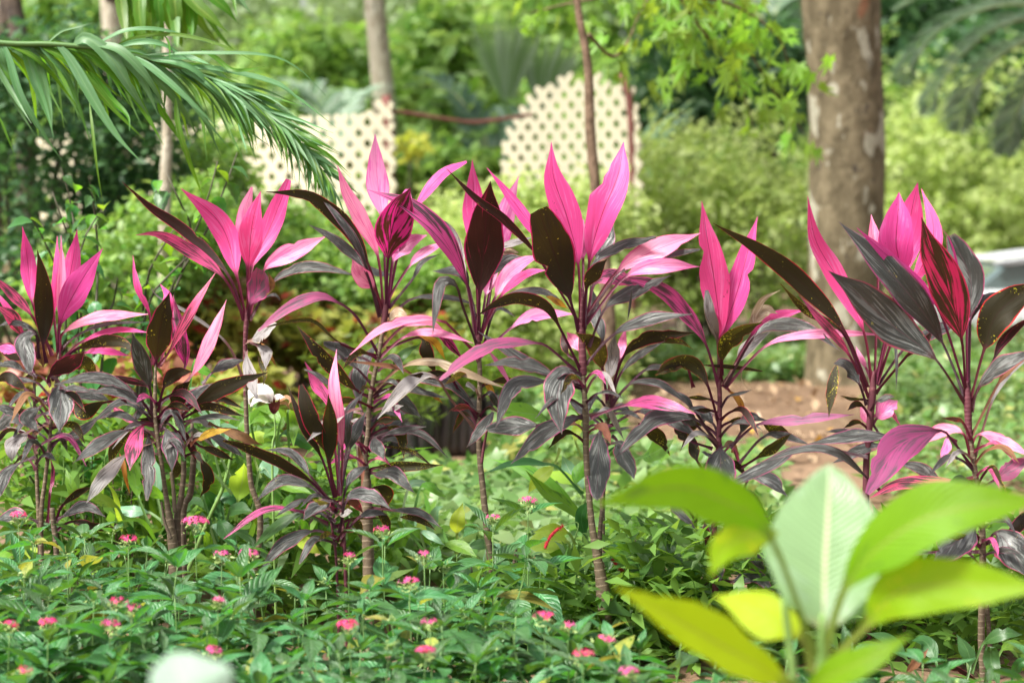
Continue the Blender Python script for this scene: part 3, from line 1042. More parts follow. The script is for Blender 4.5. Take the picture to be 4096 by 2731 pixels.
def make_car(u, d):
    """white hatchback facing right; u = photo column of the windscreen base"""
    c = Vector(((u * OK_ - 2048) / FPX * d, d, road_z + .008))
    root = empty('parked_car', c, 'white car parked on the road behind the rightmost pink plants', 'car')
    prof_low = [(-2.55, .32), (-2.62, .62), (-2.58, .95), (-2.42, 1.02), (0.05, 1.02), (.75, .97), (1.25, .86), (1.48, .66), (1.52, .40), (1.42, .24), (-2.45, .22)]
    def extr(prof, y0, y1, inset=0.0, mat=None, name='body', bulge=0.06):
        rings = [(y0, -inset), (y0 + .12, 0.0), (y1 - .12, 0.0), (y1, -inset)]
        cx = sum(p[0] for p in prof) / len(prof); cz = sum(p[1] for p in prof) / len(prof)
        V = []
        for yy, s in rings:
            for x, z in prof:
                f = 1 - .05 if s else 1.0
                V.append((cx + (x - cx) * f, yy, cz + (z - cz) * (1 - .08 if s else 1)))
        m = len(prof)
        F = [tuple(range(m))[::-1], tuple(range(3 * m, 4 * m))]
        for r in range(3):
            F += [(r * m + i, r * m + (i + 1) % m, (r + 1) * m + (i + 1) % m, (r + 1) * m + i) for i in range(m)]
        return mesh_obj(name, V, F, mat, root, smooth=False, world_coords=False)
    body = extr(prof_low, -.85, .85, .1, M_CARW, 'body')
    cab = [(-2.38, 1.0), (-2.1, 1.24), (-1.6, 1.30), (-.9, 1.30), (-.45, 1.26), (0.12, 1.0)]
    extr(cab, -.72, .72, .1, M_GLASS, 'window_glass')
    roof = [(-2.15, 1.25), (-1.6, 1.32), (-.85, 1.32), (-.42, 1.275), (-.42, 1.25), (-.9, 1.285), (-1.6, 1.285), (-2.1, 1.22)]
    extr(roof, -.74, .74, .0, M_CARW, 'roof')
    for s in (-.77, .77):
        tube('pillar', [c + Vector((-.52, s, 1.28)), c + Vector((-.2, s, 1.17)), c + Vector((.16, s, 1.02))], [.035, .035, .04], M_SILVER, root, 8)
        tube('pillar', [c + Vector((-1.25, s, 1.30)), c + Vector((-1.22, s * 1.03, 1.02))], [.035, .04], M_SILVER, root, 8)
        tube('roof_rail', [c + Vector((-2.2, s, 1.24)), c + Vector((-1.5, s, 1.325)), c + Vector((-.8, s, 1.32)), c + Vector((-.5, s, 1.27))], [.022] * 4, M_SILVER, root, 8)
    for x in (-1.75, .72):
        for s in (-.80, .80):
            ring = []
            p = c + Vector((x, s, .30))
            V, F, UV = tube_geo([p + Vector((0, -.09, 0)), p + Vector((0, .09, 0))], [.30, .30], 20, 3)
            wheel = mesh_obj('wheel', V, F, M_TYRE, root, smooth=False)
            V, F, UV = tube_geo([p + Vector((0, -.1 if s < 0 else .085, 0)), p + Vector((0, -.085 if s < 0 else .1, 0))], [.19, .19], 12, 3)
            mesh_obj('rim', V - np.array(c), F, M_RIM, wheel, smooth=False, world_coords=False)
    hl = extr([(1.28, .62), (1.5, .60), (1.46, .74), (1.30, .80)], -.83, -.5, 0, M_GLASS, 'headlight')
    return root

make_car(2835, 20.6)
# low cream kerb wall before the road
x0, x1 = ((1560 * OK_ - 2048) / FPX * 17.0, (1960 * OK_ - 2048) / FPX * 17.0)
wallr = empty('low_wall', ((x0 + x1) / 2, 17.05, gz(0, 17.0)), 'low cream wall edging the road behind the big trunk', 'wall')
nb_ = 3
for i in range(nb_):
    w_ = (x1 - x0) / nb_
    V, F, _ = box_geo(x0 + w_ * (i + .5), 17.05, gz(0, 17) + .11, w_ - .012, .16, .24)
    mesh_obj('kerb_block', V, F, M_CREAM, wallr, smooth=False)

# ------------------------------------------------------------------ background shrubs
def shrub(name, label, blobs, mat, size, n, aspect=0.45, up=0.5, cat='shrub', clumps=60, spread=.2, group=None, stems=4, droop=.25, shell=.4):
    """blobs: (u, v, d, ru, rv, rd) in full-view pixels / metres"""
    b0 = blobs[0]
    base = ground_at(b0[0], b0[2])
    root = empty(name, base, label, cat, group)
    tot = sum(b[3] * b[4] for b in blobs)
    Ps = []
    for u, v, d, ru, rv, rd in blobs:
        c = OW(u, v, d)
        s = OK_ * pxm(d)
        Ps.append(clump_points(c, (ru * s, rd, rv * s), max(50, int(n * ru * rv / tot)), clumps, spread, shell))
        for i in range(stems):
            e = c + Vector((RND.uniform(-.6, .6) * ru * s, RND.uniform(-.5, .5) * rd, RND.uniform(-.2, .7) * rv * s))
            g = base + Vector((RND.uniform(-.1, .1), RND.uniform(-.1, .1), 0))
            tube('branch', [g, (g + e) / 2 + Vector((RND.uniform(-.1, .1), 0, .1)), e], [.016, .011, .004], M_DARK_TWIG, root, 5, 8)
    P = np.vstack(Ps)
    foliage('crown', P, size, mat, root, aspect, up, droop)
    return root

shrub('fine_leaved_shrub', 'light green fine-leaved shrub spilling beside the big trunk, under the lobed leaves',
      [(1620, 430, 16.2, 230, 190, .8), (1750, 560, 15.8, 150, 170, .7), (1480, 560, 16.0, 160, 150, .7), (1520, 640, 15.9, 220, 80, .6)], GREENS['light'], 0.078, 9000, 0.5, .6, clumps=120, spread=.12, stems=3)
shrub('fine_leaved_shrub', 'light green loose shrub between the big trunk and the date palm',
      [(2110, 420, 23.6, 110, 200, .8), (2230, 500, 23.4, 150, 150, .8), (2080, 560, 23.2, 100, 110, .7)], GREENS['light'], 0.10, 6500, 0.5, clumps=90, spread=.12, stems=3)
shrub('mid_green_shrub', 'yellowish green shrub mass behind the tallest pink plant, below the lattice',
      [(1260, 560, 14.2, 230, 150, .6), (1060, 560, 14.6, 150, 120, .6), (1380, 500, 14.4, 110, 100, .5)], GREENS['light'], 0.06, 11000, 0.5, .65, clumps=90, spread=.17, stems=3)
shrub('green_shrub', 'bright green shrub behind the paired pink plants below the long lattice panel',
      [(780, 600, 13.6, 180, 110, .7), (650, 560, 13.8, 130, 130, .7), (930, 640, 13.4, 150, 90, .6), (500, 400, 13.6, 80, 110, .5)], GREENS['mid'], 0.065, 12000, 0.5, clumps=80, spread=.17, stems=3)
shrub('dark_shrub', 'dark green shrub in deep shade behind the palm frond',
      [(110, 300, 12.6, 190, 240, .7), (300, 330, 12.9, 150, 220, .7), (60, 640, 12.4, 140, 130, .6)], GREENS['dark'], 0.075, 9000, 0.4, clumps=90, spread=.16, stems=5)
shrub('dark_shrub', 'green undergrowth around the slender trunk at the far side of the leafy shrub',
      [(420, 560, 12.0, 130, 150, .6), (250, 650, 12.0, 170, 120, .6)], GREENS['mid'], 0.07, 6500, 0.45, clumps=60, spread=.17, stems=4)
shrub('yellow_leaf_shrub', 'small shrub with a bright yellow-green tuft beside the lattice post',
      [(945, 340, 15.6, 26, 30, .15)], mass_mat('foliage_yellow', (.34, .40, .05), (.5, .5, .10), (.5, .58, .05), (.65, .64, .12), .5), 0.09, 60, .6, clumps=12, spread=.3, stems=2)
shrub('broadleaf_bush', 'bright green broad-leaved bush above the long lattice panel',
      [(700, 160, 20.0, 130, 120, .8), (800, 260, 19.6, 110, 90, .7), (640, 300, 19.5, 100, 90, .7)], GREENS['mid'], 0.17, 4200, .5, clumps=60, spread=.2)
shrub('broadleaf_bush', 'glossy green bush in the gap between the two lattice panels',
      [(1020, 150, 20.5, 120, 130, .8), (1090, 300, 19.5, 120, 90, .7), (1000, 400, 18.5, 120, 70, .6)], GREENS['mid'], 0.18, 4200, .45, clumps=60, spread=.2)
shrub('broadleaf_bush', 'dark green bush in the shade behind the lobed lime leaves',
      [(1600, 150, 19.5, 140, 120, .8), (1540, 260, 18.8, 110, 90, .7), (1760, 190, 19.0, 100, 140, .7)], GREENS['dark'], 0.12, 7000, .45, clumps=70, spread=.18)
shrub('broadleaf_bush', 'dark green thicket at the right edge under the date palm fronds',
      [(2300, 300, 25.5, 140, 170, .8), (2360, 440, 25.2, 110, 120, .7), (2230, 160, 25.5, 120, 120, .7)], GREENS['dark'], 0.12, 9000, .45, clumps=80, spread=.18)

# far trees closing the view
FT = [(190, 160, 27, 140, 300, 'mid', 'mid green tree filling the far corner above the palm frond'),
      (330, 60, 30, 300, 330, 'pale', 'washed-out pale green tree far behind the tan trunk'),
      (690, 40, 33, 330, 300, 'pale', 'washed-out bright tree far behind the slim grey trunk'),
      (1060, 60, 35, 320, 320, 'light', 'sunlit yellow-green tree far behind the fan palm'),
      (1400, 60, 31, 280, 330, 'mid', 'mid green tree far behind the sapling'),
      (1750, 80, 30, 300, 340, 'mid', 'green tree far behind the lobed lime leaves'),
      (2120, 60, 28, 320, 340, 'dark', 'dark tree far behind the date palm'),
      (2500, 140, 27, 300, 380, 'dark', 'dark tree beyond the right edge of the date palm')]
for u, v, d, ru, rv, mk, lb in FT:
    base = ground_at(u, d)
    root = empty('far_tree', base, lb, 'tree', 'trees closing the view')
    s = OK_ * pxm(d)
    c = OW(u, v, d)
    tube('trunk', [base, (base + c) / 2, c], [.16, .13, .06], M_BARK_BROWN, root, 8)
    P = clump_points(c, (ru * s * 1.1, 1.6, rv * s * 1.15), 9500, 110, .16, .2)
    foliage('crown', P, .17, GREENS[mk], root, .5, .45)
for u, d, mk, lb in [(300, 25, 'mid', 'long green hedge far behind the long lattice panel'), (1150, 26, 'mid', 'green hedge far behind the gap between lattice panels'),
                     (1900, 24.8, 'mid', 'green hedge across the road behind the big trunk'), (2500, 24.4, 'light', 'green hedge across the road behind the white car')]:
    base = ground_at(u, d)
    root = empty('hedge', base, lb, 'hedge')
    P = clump_points(OW(u, 430, d), (3.6, .8, 1.6), 12000, 160, .13, .1)
    foliage('foliage', P, .11, GREENS[mk], root, .5, .5)

# ------------------------------------------------------------------ background palms
def frond_geo(pts, nl, ll, lw, rng, droop=.5, lift=.25):
    """one feather frond: rachis points in world; leaflets as thin blades both sides"""
    S_, _ = spline([tuple(p) for p in pts], 60)
    T = unit(np.gradient(S_, axis=0))
    Vs, Fs, rn = [], [], []
    b = 0
    for i in range(nl):
        t = .08 + .92 * i / (nl - 1)
        j = min(59, int(t * 59))
        p = S_[j]
        tt = T[j]
        side = unit(np.cross(tt, np.array([0, 0, 1.0])))
        upv = np.cross(side, tt)
        for sg in (-1, 1):
            L = ll * (math.sin(math.pi * (0.12 + .86 * t)) ** .6) * rng.uniform(.85, 1.1)
            dirv = unit(tt * (.55 + .5 * t) + side * sg * .9 + upv * lift + rng.normal(size=3) * .06)
            q1 = p + dirv * L * .55
            q2 = p + dirv * L * .95 + np.array([0, 0, -droop * L * .35])
            wv = unit(np.cross(dirv, upv)) * lw / 2
            Vs += [p - wv * .5, p + wv * .5, q1 + wv, q1 - wv, q2]
            Fs += [(b, b + 1, b + 2, b + 3), (b + 3, b + 2, b + 4)]
            r = rng.uniform()
            rn += [r] * 5
            b += 5
    return np.array(Vs), Fs, rn, S_


def feather_palm(name, label, base, fronds, mat, ll, lw, nl, droop=.5, trunk=None, lift=.25):
    root = empty(name, base, label, 'palm')
    rng = np.random.default_rng(len(label))
    if trunk:
        tube('trunk', trunk[0], trunk[1], M_BARK_DARK, root, 10)
    for pts in fronds:
        V, F, rn, S_ = frond_geo(pts, nl, ll, lw, rng, droop, lift)
        f = mesh_obj('frond', V, F, mat, root, smooth=False, rnd=rn)
        Vt, Ft, Ut = tube_geo([S_[0], S_[20], S_[40], S_[59]], [.014, .010, .006, .002], 5, 14)
        mesh_obj('rachis', Vt - np.array(base), Ft, M_PALE_RACHIS, f, world_coords=False)
    return root

M_PALE_RACHIS = plain('palm_rachis', (0.30, 0.34, 0.16), .5, .4)
db = 17.4
crownp = OW(2480, 60, db)
def fr(lst, dd=0.0):
    return [OW(u, v, db + dd + .15 * i) for i, (u, v) in enumerate(lst)]
feather_palm('date_palm', 'date palm with arching grey-green feather fronds behind the big trunk', ground_at(2480, db),
             [fr([(2480, 40), (2330, 10), (2190, 50), (2100, 130), (2080, 190)], -.3), fr([(2480, 80), (2370, 90), (2270, 150), (2220, 240), (2205, 300)], -.6),
              fr([(2480, 20), (2340, -60), (2200, -50), (2060, 20)], .4), fr([(2480, 100), (2400, 160), (2340, 250), (2310, 350)], .1),
              fr([(2480, 60), (2380, 40), (2260, 80), (2160, 190), (2130, 260)], .6), fr([(2480, 20), (2400, -90), (2300, -140)], .2), fr([(2480, 40), (2600, -20), (2700, 120)], .2)],
             GREENS['datepalm'], .36, .022, 80, .35, ([ground_at(2480, db), OW(2480, 300, db), crownp], [.16, .15, .13]))
db = 19.0
feather_palm('feather_palm', 'dark feathery palm half hidden between the lobed leaves and the big trunk', ground_at(1760, db),
             [fr([(1760, 60), (1700, -20), (1650, 30), (1620, 120)]), fr([(1770, 60), (1810, -40), (1850, 60), (1860, 200)]), fr([(1760, 80), (1740, 160), (1760, 260)]),
              fr([(1760, 50), (1790, 140), (1830, 300)])], GREENS['datepalm'], .40, .018, 60, .4, ([ground_at(1760, db), OW(1760, 300, db), OW(1760, 60, db)], [.1, .1, .09]))
db = 18.6
feather_palm('arching_palm', 'glossy arching palm behind the red rail', ground_at(1010, db),
             [fr([(1120, 420), (1090, 280), (1010, 190), (930, 200)]), fr([(1120, 420), (1110, 300), (1050, 240), (960, 260)]), fr([(1120, 420), (1150, 300), (1200, 260), (1260, 290)]),
              fr([(1120, 430), (1060, 350), (980, 320), (910, 340)]), fr([(1120, 430), (1020, 400), (940, 420)])], mass_mat('palm_glossy', (.06, .14, .08), (.2, .3, .22), (.1, .22, .06), (.2, .34, .14), .3, rough=.25, spec=.7), .36, .03, 40, .5)
db = 17.6
feather_palm('arching_palm', 'glossy palm with drooping fronds above the long lattice panel', ground_at(760, db),
             [fr([(760, 380), (740, 250), (690, 200), (620, 230)]), fr([(760, 380), (790, 260), (840, 220), (900, 250)]), fr([(760, 380), (720, 320), (650, 300)])],
             GREENS['datepalm'], .34, .03, 36, .5)

# fan palm: stiff upright segments
db = 19.2
fp = empty('fan_palm', ground_at(1170, db), 'fan palm with upright pleated grey-green leaf above the peaked lattice panel', 'palm')
M_FAN = mass_mat('fan_palm_green', (.18, .31, .11), (.40, .50, .38), (.3, .48, .10), (.5, .62, .36), .45)
for ci, (cu, cv, L0, a0, a1, tl) in enumerate([(1165, 250, 220, -28, 24, 0.0), (1245, 270, 190, -20, 34, .25)]):
    hub = OW(cu, cv, db + .1 * ci)
    Vs, Fs, rn = [], [], []
    ns = 17
    s = OK_ * pxm(db)
    for i in range(ns):
        a = math.radians(a0 + (a1 - a0) * i / (ns - 1) + RND.uniform(-1.5, 1.5))
        L = L0 * s * RND.uniform(.85, 1.1)
        dv = Vector((math.sin(a), -.15 + .1 * math.cos(a * 3), math.cos(a)))
        sv = Vector((math.cos(a), .3, -math.sin(a))) * .030
        b = len(Vs)
        Vs += [hub - sv * .15, hub + sv * .15, hub + dv * L * .6 + sv, hub + dv * L * .6 - sv, hub + dv * L]
        Fs += [(b, b + 1, b + 2, b + 3), (b + 3, b + 2, b + 4)]
        rn += [RND.random()] * 5
    mesh_obj('fan_leaf', [tuple(v) for v in Vs], Fs, M_FAN, fp, rnd=rn, smooth=False)
    tube('petiole', [ground_at(1170, db), OW(1175, 420, db), hub], [.02, .018, .014], M_PALE_RACHIS, fp, 6)

# pale agave-like blade clump
ag = empty('agave', ground_at(1450, 16.9), 'pale silver-green spiky leaves poking out beside the lattice post', 'plant')
PA = {'root': ag, 'd': 16.9}
for (w, pts) in [(28, [1445, 720, 1455, 460, 1500, 310, 1600, 225]), (26, [1445, 720, 1450, 470, 1505, 320, 1585, 230]), (28, [1450, 720, 1470, 470, 1520, 330, 1602, 262]), (24, [1440, 720, 1440, 470, 1480, 310, 1540, 232]), (26, [1450, 720, 1465, 460, 1520, 315, 1607, 243])]:
    leaf(PA, 'O', 'm', w, pts, k=0, z=-6, sm=.3, n=14, fold=.3)

# ------------------------------------------------------------------ nursery bags and coleus beds
bagprof = [(0.0, .0), (.034, .0), (.038, .03), (.036, .10), (.039, .17), (.037, .21), (.034, .215), (.033, .20), (0.0, .198)]
def bag_mesh():
    V, F = [], []
    n = 10
    for r, z in bagprof:
        for j in range(n):
            a = 2 * math.pi * j / n
            w = r * (1 + .07 * math.sin(3 * a + z * 40))
            V.append((w * math.cos(a), w * math.sin(a), z))
    for i in range(len(bagprof) - 1):
        F += [(i * n + j, i * n + (j + 1) % n, (i + 1) * n + (j + 1) % n, (i + 1) * n + j) for j in range(n)]
    me = bpy.data.meshes.new('bag')
    me.from_pydata(V, [], F)
    me.materials.append(M_BAG)
    me.polygons.foreach_set('use_smooth', np.ones(len(me.polygons), dtype=bool))
    return me
BAG = bag_mesh()
V, F, rn = leaf_mass(clump_points((0, 0, .13), (.10, .10, .13), 150, 12, .25), .055, .16, .3, droop=-.1)
sd = mesh_obj('tmp', V, F, GREENS['seedling'], None, rnd=rn, smooth=False)
SEED = sd.data
bpy.data.objects.remove(sd)
nb_i = 0
def bag(u, d, row):
    global nb_i
    g = ground_at(u, d)
    g.z += .03
    root = empty('nursery_bag', g, {'front': 'black seedling bag in the long row on the soil behind the pink plants', 'near': 'black seedling bag in the nearer short row, feathery seedling on top',
                                    'rear': 'black seedling bag in the rear row, mostly hidden by feathery seedlings'}[row], 'nursery bag', 'seedling bags, ' + row + ' row')
    o = bpy.data.objects.new('bag', BAG)
    COL.objects.link(o); o.parent = root
    s = RND.uniform(.9, 1.1)
    o.scale = (1, 1, s * 1.25); o.rotation_euler = (RND.uniform(-.06, .06), RND.uniform(-.06, .06), RND.uniform(0, 6))
    f = bpy.data.objects.new('foliage', SEED)
    COL.objects.link(f); f.parent = root
    f.location = (0, 0, .24 * s); f.rotation_euler = (0, 0, RND.uniform(0, 6)); q = RND.uniform(.9, 1.3); f.scale = (q, q, q)
for i in range(13):
    bag(845 + i * 25 + RND.uniform(-3, 3), 11.0 + RND.uniform(-.04, .04), 'front')
for i in range(12):
    bag(860 + i * 27 + RND.uniform(-3, 3), 11.2 + RND.uniform(-.04, .04), 'rear')
for i in range(9):
    bag(742 + i * 28 + RND.uniform(-3, 3), 10.3 + RND.uniform(-.04, .04), 'near')

COLN = 0
CSEED = {}
for key in ('coleus_y', 'coleus_r'):
    CSEED[key] = []
    for q in range(3):
        V, F, rn = leaf_mass(clump_points((0, 0, .17), (.13, .13, .13), 130, 16, .22), .085, .6, .55, droop=.1)
        sd = mesh_obj('tmp', V, F, GREENS[key], None, rnd=rn, smooth=False)
        CSEED[key].append(sd.data)
        bpy.data.objects.remove(sd)
STEMME = None
def coleus(u, v, d, key):
    global STEMME
    p = OW(u, v, d)
    g = Vector((p.x, d, gz(p.x, d)))
    h = max(.12, p.z - g.z)
    root = empty('coleus_plant', g, 'yellow and lime coleus in the bed behind the pink plants' if key == 'coleus_y' else 'rusty red coleus in the bed behind the pink plants', 'coleus',
                 'yellow coleus plants' if key == 'coleus_y' else 'red coleus plants')
    tube('stem', [g, g + Vector((.01, 0, h * .6)), g + Vector((0, 0, h))], [.008, .006, .003], M_DARK_TWIG, root, 5, 5)
    f = bpy.data.objects.new('foliage', RND.choice(CSEED[key]))
    COL.objects.link(f); f.parent = root
    q = RND.uniform(.9, 1.25)
    f.scale = (q, q, q); f.location = (0, 0, h - .16); f.rotation_euler = (0, 0, RND.uniform(0, 6))
for i in range(46):
    u = RND.uniform(400, 1000)
    row = RND.choice([0, 1, 2])
    d = 12.6 + row * .55 + RND.uniform(-.2, .2)
    v = 800 - row * 60 + RND.uniform(-25, 25)
    red = (560 < u < 960 and row >= 1) or RND.random() < .2
    coleus(u, v, d, 'coleus_r' if red else 'coleus_y')
for i in range(26):
    u = RND.uniform(40, 600)
    d = RND.uniform(9.5, 11.5)
    coleus(u, RND.uniform(880, 1000), d, 'coleus_y' if RND.random() < .72 else 'coleus_r')
for i in range(12):
    coleus(RND.uniform(420, 560), RND.uniform(650, 760), 12.0 + RND.uniform(-.2, .2), 'coleus_y' if RND.random() < .8 else 'coleus_r')
for i in range(5):
    coleus(RND.uniform(960, 1120), RND.uniform(715, 760), 13.4, 'coleus_r')
for i in range(22):
    g = ground_at(RND.uniform(860, 1400), 13.4 + RND.uniform(-.6, .6))
    root = empty('low_bush', g, 'low lime bush in the row above the seedling bags', 'bush', 'lime bushes above the seedling bags')
    foliage('foliage', clump_points(g + Vector((0, 0, .32)), (.22, .2, .30), 420, 24, .2), .07, GREENS['light'], root, .5)
# ------------------------------------------------------------------ tall pink cordylines (ti plants)
PL = {}
def plant(key, d, base, label):
    g = WT(base[0], base[1], base[2], d)
    g.z = gz(g.x, d) - 0.01
    PL[key] = {'root': empty('cordyline_plant', g, label, 'cordyline', 'row of pink cordylines'), 'd': d}
    return PL[key]


def stem(key, tile, pts, r, mat=None, zoff=0.0, ground=True, name='stem', sides=9):
    p = PL[key]
    d = p['d'] + zoff
    P = [WT(tile, pts[i], pts[i + 1], d) for i in range(0, len(pts), 2)]
    R = [x * tk(tile) * pxm(d) / 2 for x in r]
    if ground:      # carry the cane down into the soil
        last = P[-1]
        if last.z > 0.0:
            P.append(Vector((last.x + .01, last.y, -0.03)))
            R.append(R[-1] * 1.15)
    return tube(name, P, R, mat or M_CANE, p['root'], sides, 9 * len(P), 0.05, seed=len(pts) * 31 + int(pts[0]))


def LV(key, tile, rows):
    for row in rows:
        cls, w, pts = row[0], row[1], row[2]
        kw = row[3] if len(row) > 3 else {}
        kw = dict(kw)
        if cls in 'NWX' and 'name' not in kw:
            kw['name'] = 'dead_leaf'
        leaf(PL[key], tile, cls, w, pts, **kw)

plant('P1', 6.6, ('G', 270, 600), 'pink cordyline with speckled dark front leaf, nearest the left edge')
plant('P2', 6.4, ('G', 1180, 900), 'bushy dark cordyline with several woody canes behind the biggest pink flower cluster')
plant('P3', 6.65, ('G', 1700, 1000), 'slender single-caned cordyline with torn grey dried leaves halfway up')
plant('P4', 6.5, ('H', 200, 650), 'cordyline with a curled cerise leaf and long arching dark leaves on a leaning cane')
plant('P4b', 6.15, ('H', 45, 760), 'short cordyline of low dark leaves with a pale striped pink centre')
plant('P5', 6.5, ('H', 1090, 1350), 'cordyline with a broad almost black red-tipped front leaf on a thin straight cane')
plant('P6', 6.4, ('H', 1810, 1250), 'tallest cordyline with two wide bright pink upright leaves and a cut-off dark leaf')
plant('P6b', 6.62, ('H', 1775, 1250), 'thin side cordyline without pink top, tucked behind the tallest one')
plant('P7', 6.55, ('I', 260, 1300), 'cordyline with paired pink leaves above the blurred lime canna')
plant('P8', 6.45, ('I', 1290, 1400), 'cordyline with a cluster of three pink leaves in front of the big trunk')
plant('P9', 6.2, ('I', 2070, 1400), 'cordyline with broad grey and red-streaked leaves in front of the white car')

# stems
stem('P1', 'D', [395, 840, 385, 1000, 345, 1300, 330, 1500, 305, 1700, 275, 2060], [16, 20, 24, 26, 28, 34], M_CANE)
stem('P1', 'D', [230, 1000, 232, 1200, 240, 1500, 252, 1800, 265, 2060], [18, 22, 24, 28, 34], M_CANE, .05)
stem('P1', 'G', [350, 390, 362, 520, 380, 690], [34, 38, 40], M_CANE_OLD, -.08)
stem('P2', 'D', [1045, 930, 1042, 1250, 1055, 1400, 1085, 1600, 1120, 1850, 1150, 2050, 1180, 2380], [18, 30, 34, 30, 36, 60, 90], M_CANE)
stem('P2', 'D', [1215, 1230, 1222, 1450, 1235, 1640, 1215, 1850, 1190, 2050], [28, 34, 38, 40, 50], M_CANE_OLD, .02)
stem('P2', 'D', [1290, 1330, 1300, 1560, 1280, 1800, 1230, 2000], [22, 40, 42, 44], M_CANE_OLD, .10)
stem('P2', 'G', [1150, 150, 1165, 260, 1175, 420], [24, 26, 30], M_CANE, -.03, ground=False)
stem('P2', 'G', [1085, 350, 1105, 480, 1150, 600], [14, 20, 24], M_CANE_OLD, -.05, ground=False)
stem('P3', 'D', [1660, 560, 1655, 660, 1648, 800, 1648, 1000, 1650, 1150], [22, 34, 30, 28, 30], M_CANE_RED, ground=False)
stem('P3', 'D', [1650, 740, 1648, 860, 1650, 1100, 1660, 1400, 1672, 1560, 1690, 1750, 1745, 1920, 1745, 2100, 1715, 2300, 1695, 2500], [26, 27, 30, 33, 35, 38, 42, 42, 40, 42], M_CANE)
stem('P4', 'E', [325, 500, 320, 600, 300, 720], [30, 44, 34], M_CANE_RED, ground=False)
stem('P4', 'E', [305, 690, 290, 800, 270, 900, 240, 1050, 215, 1200, 205, 1400, 185, 1560, 195, 1750, 195, 1980, 205, 2150], [30, 30, 30, 32, 34, 34, 40, 70, 90, 80], M_CANE)
stem('P4', 'E', [150, 1360, 148, 1500, 165, 1700, 180, 1800], [44, 48, 44, 40], M_CANE_OLD, .05)
stem('P4b', 'H', [20, 350, 35, 500, 45, 600, 50, 740], [24, 26, 24, 24], M_CANE_RED)
stem('P4b', 'G', [2225, 480, 2245, 620, 2262, 800], [16, 18, 18], M_CANE_RED, .02)
stem('P5', 'E', [955, 450, 950, 620, 945, 800, 948, 920], [14, 26, 42, 36], M_CANE_RED, ground=False)
stem('P5', 'E', [950, 880, 957, 1000, 953, 1200, 950, 1400, 955, 1550, 985, 1850, 1015, 2150, 1050, 2380, 1075, 2620, 1090, 2860], [32, 33, 34, 36, 38, 44, 48, 56, 80, 96], M_CANE)
stem('P5', 'H', [1205, 620, 1180, 800, 1150, 950, 1130, 1150, 1115, 1320], [20, 26, 36, 54, 60], M_CANE_OLD, .04)
stem('P5', 'E', [1005, 1380, 985, 1480, 968, 1600], [14, 20, 22], M_CANE_RED, -.02, ground=False)
stem('P6', 'E', [1645, 420, 1640, 700, 1648, 900, 1655, 1010], [20, 40, 54, 44], M_CANE_RED, ground=False)
stem('P6', 'E', [1650, 980, 1660, 1150, 1668, 1300, 1672, 1560, 1690, 1800, 1715, 2050, 1760, 2300, 1790, 2500, 1812, 2720], [36, 36, 44, 42, 42, 48, 70, 100, 80], M_CANE)
stem('P6', 'H', [1775, 410, 1762, 600, 1765, 850], [26, 34, 40], M_CANE_OLD, .06)
stem('P6b', 'E', [1818, 1100, 1812, 1250, 1808, 1400, 1790, 1700, 1780, 2000], [24, 34, 34, 34, 36], M_CANE)
stem('P7', 'F', [315, 860, 305, 1020, 308, 1200, 303, 1380, 300, 1500, 290, 1700, 270, 2000], [20, 30, 34, 36, 38, 40, 42], M_CANE_RED)
stem('P8', 'F', [1340, 980, 1335, 1120, 1318, 1300, 1300, 1500, 1290, 1800], [24, 50, 48, 44, 46], M_CANE_RED)
stem('P9', 'F', [1965, 1050, 1975, 1180, 1978, 1330, 1990, 1440], [26, 54, 48, 44], M_CANE_RED, ground=False)
stem('P9', 'F', [1985, 1400, 2005, 1520, 2020, 1640, 2060, 1900, 2075, 2200, 2070, 2500, 2066, 2800], [38, 38, 40, 44, 46, 48, 48], M_CANE)
stem('P9', 'I', [2100, 1000, 2115, 1200, 2130, 1400], [30, 34, 36], M_CANE_OLD, .1)

